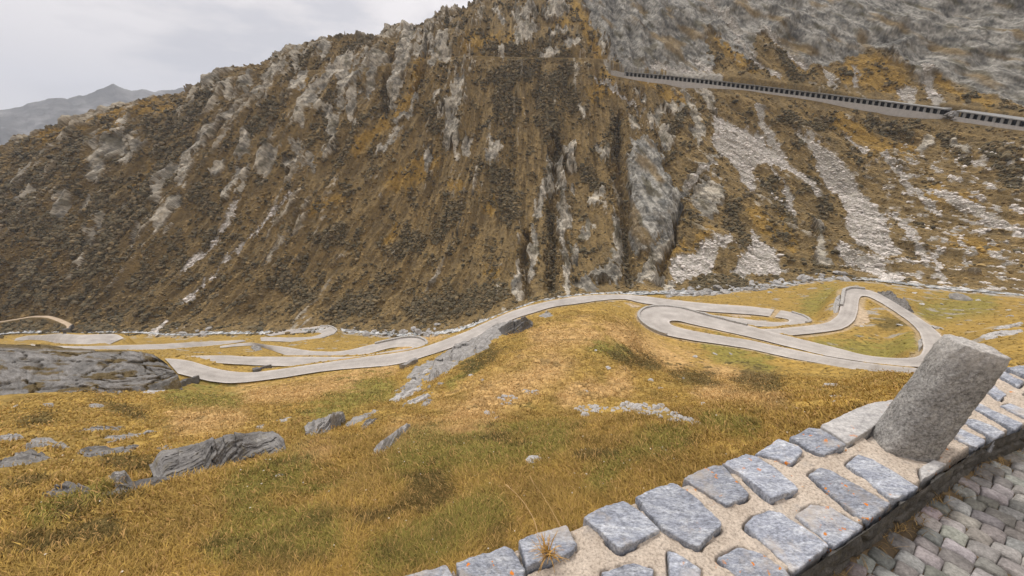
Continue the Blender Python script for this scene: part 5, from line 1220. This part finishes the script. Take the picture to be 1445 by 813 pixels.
# granite post
NA_, NZ = 96, 80
th = np.linspace(0, 2 * np.pi, NA_ + 1)[:-1]; V = []
BOT, TOP = np.array([*POST, ZT - .15]), np.array([2.232, 1.70, -.915])
for i in range(NZ + 1):
    t = i / NZ; c = BOT + (TOP - BOT) * t; r = .128 + (.116 - .128) * t
    sq = 1 + .05 * np.cos(4 * (th - .35)) + .03 * np.cos(2 * th + 1)
    lx, ly = np.cos(th), np.sin(th); hgt_ = t * .7
    wob = .009 * fbm(lx * 1.5 + 7, ly * 1.5 + hgt_ * 4, 3, 170) + .006 * fbm(th * 4 / 6.283 * 6, hgt_ * 22 + 0 * th, 3, 171) * 1. + .005 * fbm(lx * 14 + hgt_ * 9, ly * 14 + hgt_ * 31, 3, 172)
    rr_ = r * sq + wob
    shoulder = 1.0 - .06 * sst(.90, 1.0, t) ** 2
    V.append(np.stack([c[0] + rr_ * shoulder * lx, c[1] + rr_ * shoulder * ly, c[2] + 0 * th + .03 * sst(.8, 1, t) * (-.8 * lx * 1.0 + .3 * fbm(lx * 2, ly * 2, 2, 173))], 1))
base_top = V[-1].copy(); cen = base_top.mean(0)
for f in np.linspace(.93, 0, 14):
    p = cen + (base_top - cen) * f; p[:, 2] += .014 * (1 - f ** 2) + .010 * fbm(p[:, 0] * 22, p[:, 1] * 22, 3, 174) * (f < .9); V.append(p)
V = np.array(V); ii = np.arange(V.shape[0] * NA_).reshape(V.shape[0], NA_); nx = np.roll(ii, -1, 1)
Q = np.stack([ii[:-1], nx[:-1], nx[1:], ii[1:]], -1).reshape(-1, 4)
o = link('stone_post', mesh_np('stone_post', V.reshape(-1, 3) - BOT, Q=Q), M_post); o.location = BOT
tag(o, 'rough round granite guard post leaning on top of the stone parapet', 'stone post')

# cobbled road at our feet
ZR = ZT - .13
V, Qs, Cc = [], [], []; g_ = 9; lin = np.array([-1, -.97, -.86, -.5, 0, .5, .86, .97, 1]); gx, gy = np.meshgrid(lin, lin, indexing='ij')
sh = (1 - .5 * np.abs(gx) ** 6 - .5 * np.abs(gy) ** 6) * np.where(np.maximum(np.abs(gx), np.abs(gy)) > .99, 0., 1.)
qi = np.arange(g_ * g_).reshape(g_, g_); QQ = np.stack([qi[:-1, :-1], qi[1:, :-1], qi[1:, 1:], qi[:-1, 1:]], -1).reshape(-1, 4)
d1 = R_(-60); nst = 0
for i in range(-12, 78):
    aa = .2 + i * .079; s = -.15
    while s < 2.9:
        w = rs.uniform(.062, .098); sm = s + w / 2
        cx, cy = xy_(np.array(aa + .12 * math.sin(sm * 2.2)), n_in(aa) - .0 - sm * .95)
        px_, py_ = cx, cy; a_n = uv(np.array([cx, cy]))
        s += w + .004
        if a_n[1] > n_in(a_n[0]) - .05 + .02 * math.sin(i): continue
        hw, hl = .079 / 2 * rs.uniform(.94, 1.03), w / 2 * 1.03
        ro = d1 + .35 * math.cos(sm * 2.2) * .3 + rs.normal(0, .07)
        lx, ly = gx * hl * (1 + .06 * rs.normal() * gy), gy * hw * (1 + .06 * rs.normal() * gx)
        X = cx + lx * math.cos(ro) - ly * math.sin(ro); Y = cy + lx * math.sin(ro) + ly * math.cos(ro)
        Z = ZR - .035 + (.034 + rs.normal(0, .004)) * sh ** .6 + .007 * fbm(X * 22, Y * 22, 3, 180) + (rs.normal(0, .03) * gx + rs.normal(0, .03) * gy) * .12
        V.append(np.stack([X, Y, Z], -1).reshape(-1, 3)); Qs.append(QQ + nst * g_ * g_); nst += 1
        base = C(.26, .247, .233) * rs.uniform(.6, 1.3) * (1 + rs.normal(0, .03, 3)); Cc.append(np.repeat(base[None], g_ * g_, 0))
rd = link('cobbled_road', mesh_np('cobbled_road', np.concatenate(V), Q=np.concatenate(Qs), col=np.concatenate(Cc)), M_sett)
tag(rd, 'worn grey granite setts of the road beside the parapet', 'cobbled road', kind='structure')
A = np.linspace(-40, 60, 700)[:, None] * np.ones((1, 60)); t = (np.linspace(0, 1, 60) ** 2)[None] * np.ones((700, 1)); nv_ = np.clip(n_in(A), .55, .72) + .05 - t * 5.8
zz = ZR - .022 + .012 * fbm(A * 6, nv_ * 6, 4, 182) + .016 * sst(.07, .0, n_in(A) - nv_) * (1 + fbm(A * 7, nv_ * 9, 3, 183))
ii = np.arange(A.size).reshape(A.shape); Q = np.stack([ii[:-1, :-1], ii[:-1, 1:], ii[1:, 1:], ii[1:, :-1]], -1).reshape(-1, 4)
tag(link('road_bed', mesh_np('road_bed', np.concatenate([xy_(A, nv_), zz[..., None]], -1).reshape(-1, 3), Q=Q), M_joint), 'sandy bed between the setts of the road', 'road bed', kind='structure')

# dry plants on and beside the wall
def blade_mesh(roots, tips, w, bend, colr):
    V, Q, Cl = [], [], []
    for r, t, b, c in zip(roots, tips, bend, colr):
        r, t = np.array(r), np.array(t); n0 = len(V); sd = np.cross(t - r, [0, .35, 1]); sd = sd / (np.linalg.norm(sd) + 1e-9) * w
        for q in np.linspace(0, 1, 6):
            p = r + (t - r) * q + np.array(b) * 4 * q * (1 - q); ww = 1 - .75 * q
            V += [p - sd * ww, p + sd * ww]; Cl += [c, c]
        Q += [(n0 + 2 * i, n0 + 2 * i + 1, n0 + 2 * i + 3, n0 + 2 * i + 2) for i in range(5)]
    return np.array(V), np.array(Q), np.array(Cl)
def at_depth(px, py, t): x, y, z = ray(px, py); return np.array([x * t, y * t, z * t])
def tuft(name, p, n, L, up, label, cat, group=None, kind=None):
    a = rs.uniform(0, 6.28, n); l_ = L * rs.uniform(.5, 1.1, n)
    roots = [p + np.array([rs.normal(0, .008), rs.normal(0, .008), 0]) for _ in range(n)]
    tips = [r + np.array([math.cos(a[i]) * l_[i], math.sin(a[i]) * l_[i], up * rs.uniform(.2, 1.)]) for i, r in enumerate(roots)]
    V, Q, Cl = blade_mesh(roots, tips, .0022, [(0, 0, .25 * L * rs.random()) for _ in range(n)], [C(.45, .26, .07) * rs.uniform(.5, 1.2) for _ in range(n)])
    o = link(name, mesh_np(name, V - p, Q=Q, col=Cl), M_attr); o.location = p; return tag(o, label, cat, group, kind)
p = np.array([*on_plane(773, 781, ZT + .035), ZT + .033]); tuft('dry_plant', p, 60, .075, .05, 'small dried ochre plant spread on a coping stone', 'plant')
SW = C(.36, .235, .11)
def stalk(pts, w, label):
    P = np.array([at_depth(*q) for q in pts]); P = resample(P, .02); n = len(P); V, Q, T = [], [], []; k = 6; nz_ = 7
    for i in range(n):
        ww = w * (1 - .55 * i / n) * (2.4 if i > n * .86 else 1)
        for j in range(k): V.append(P[i] + np.array([math.cos(j * 6.283 / k) * ww, math.sin(j * 6.283 / k) * ww, .35 * ww * math.sin(j * 6.283 / k + 1)]))
    ii = np.arange(n * k).reshape(n, k); nx = np.roll(ii, -1, 1); Q = np.stack([ii[:-1], nx[:-1], nx[1:], ii[1:]], -1).reshape(-1, 4)
    o = link('grass_stalk', mesh_np('grass_stalk', np.array(V) - P[0], Q=Q, col=np.repeat(SW[None], n * k, 0)), M_attr); o.location = P[0]
    return tag(o, label, 'grass stalk')
stalk([(762,775,1.66),(757,744,1.74),(752,730,1.80),(740,710,1.88),(728,696,1.94),(714,684,2.0)], .0026, 'curved pale dry stalk with a seed head rising behind the parapet')
stalk([(798,760,1.75),(788,737,1.82),(774,712,1.95),(763,695,2.05),(752,681,2.12),(748,672,2.16)], .0016, 'thin brown dry stalk right of the curved pale stalk')
# litter of dry grass along the foot of the parapet
roots, tips, bends, cl = [], [], [], []
for i in range(1500):
    a_ = rs.uniform(.4, 5.2); dd_ = abs(rs.normal(0, .032)); 
    if fbm(np.array([a_ * 2.2]), np.array([.3]), 3, 190)[0] < rs.uniform(-.45, .4): continue
    xy = xy_(np.array(a_), n_in(a_) - .025 - dd_); r = np.array([*xy, ZR - .012]); an = rs.uniform(0, 6.28); l_ = rs.uniform(.015, .055)
    roots.append(r); tips.append(r + np.array([math.cos(an) * l_, math.sin(an) * l_, rs.uniform(.0, .035)])); bends.append((0, 0, .006)); cl.append(C(.36, .24, .095) * rs.uniform(.4, 1.25))
V, Q, Cl = blade_mesh(roots, tips, .0017, bends, cl)
tag(link('dry_grass', mesh_np('dry_grass', V, Q=Q, col=Cl), M_attr), 'litter of dry grass along the foot of the parapet', 'dry grass', kind='stuff')

# ------------------------------------------------------------------ sky, sun, air
w = bpy.data.worlds.new('World'); sc.world = w; w.use_nodes = True; nt = w.node_tree
bg = nt.nodes['Background']; bg.inputs['Strength'].default_value = SKY_STRENGTH
SUN_EL, SUN_AZ = R_(56), R_(-28)                        # azimuth from straight ahead, to the left
sky = N(nt, 'ShaderNodeTexSky', sky_type='NISHITA'); sky.sun_disc = False; sky.sun_elevation = SUN_EL; sky.sun_rotation = SUN_AZ; sky.altitude = 1900
tc = N(nt, 'ShaderNodeTexCoord').outputs['Generated']
cl1 = noise(nt, 5.2, 5, .5, vec=tc, stretch=(1, 1, 3.2)); cl2 = noise(nt, 1.3, 3, .5, vec=tc, stretch=(1, 1, 2.6))
cc_ = ramp(nt, cl1, [(.38, (7.5, 7.2, 7.35)), (.49, (9.8, 9.15, 8.9)), (.57, (11.0, 10.25, 9.9))])
cc_ = mix(nt, cc_, ramp(nt, cl2, [(.35, .90), (.65, 1.05)]), 1, 'MULTIPLY')
sp = N(nt, 'ShaderNodeSeparateXYZ'); nt.links.new(tc, sp.inputs[0])
up = ramp(nt, sp.outputs['Z'], [(.26, 1.0), (.95, 1.75)])
cc_ = mix(nt, cc_, up, 1, 'MULTIPLY')
c = mix(nt, sky.outputs[0], cc_, .93)
nt.links.new(c, bg.inputs['Color'])
sd = bpy.data.lights.new('sun', 'SUN'); so = bpy.data.objects.new('sun', sd); COL.objects.link(so)
sd.energy = SUN_STRENGTH; sd.angle = R_(11); sd.color = (1, .95, .87)
so.rotation_euler = (math.pi / 2 - SUN_EL, 0, math.pi - SUN_AZ)   # a lamp shining from azimuth SUN_AZ, elevation SUN_EL

if HAZE:
    bm = bmesh.new(); bmesh.ops.create_cube(bm, size=1)
    X0, X1, Y0, Y1, Z0, Z1 = -7600, 7600, -7600, 7600, -420, 1050
    for v in bm.verts: v.co = (X0 + (v.co.x + .5) * (X1 - X0), Y0 + (v.co.y + .5) * (Y1 - Y0), Z0 + (v.co.z + .5) * (Z1 - Z0))
    me = bpy.data.meshes.new('haze'); bm.to_mesh(me); bm.free()
    mh = bpy.data.materials.new('haze'); mh.use_nodes = True; t = mh.node_tree; t.nodes.remove(t.nodes['Principled BSDF'])
    pv = N(t, 'ShaderNodeVolumePrincipled'); pv.inputs['Density'].default_value = HAZE; pv.inputs['Color'].default_value = (.80, .87, 1., 1)
    t.links.new(pv.outputs[0], t.nodes['Material Output'].inputs['Volume'])
    tag(link('haze', me, mh), 'thin blue air that pales the far range', 'haze', kind='stuff')

vs = sc.view_settings; vs.view_transform = 'Standard'; vs.look = 'None'; vs.gamma = 1; vs.exposure = EXPOSURE; vs.use_curve_mapping = False
sc.render.engine = 'CYCLES'; sc.cycles.max_bounces = 5; sc.cycles.diffuse_bounces = 2; sc.cycles.glossy_bounces = 1; sc.cycles.volume_bounces = 0
sc.cycles.use_denoising = True
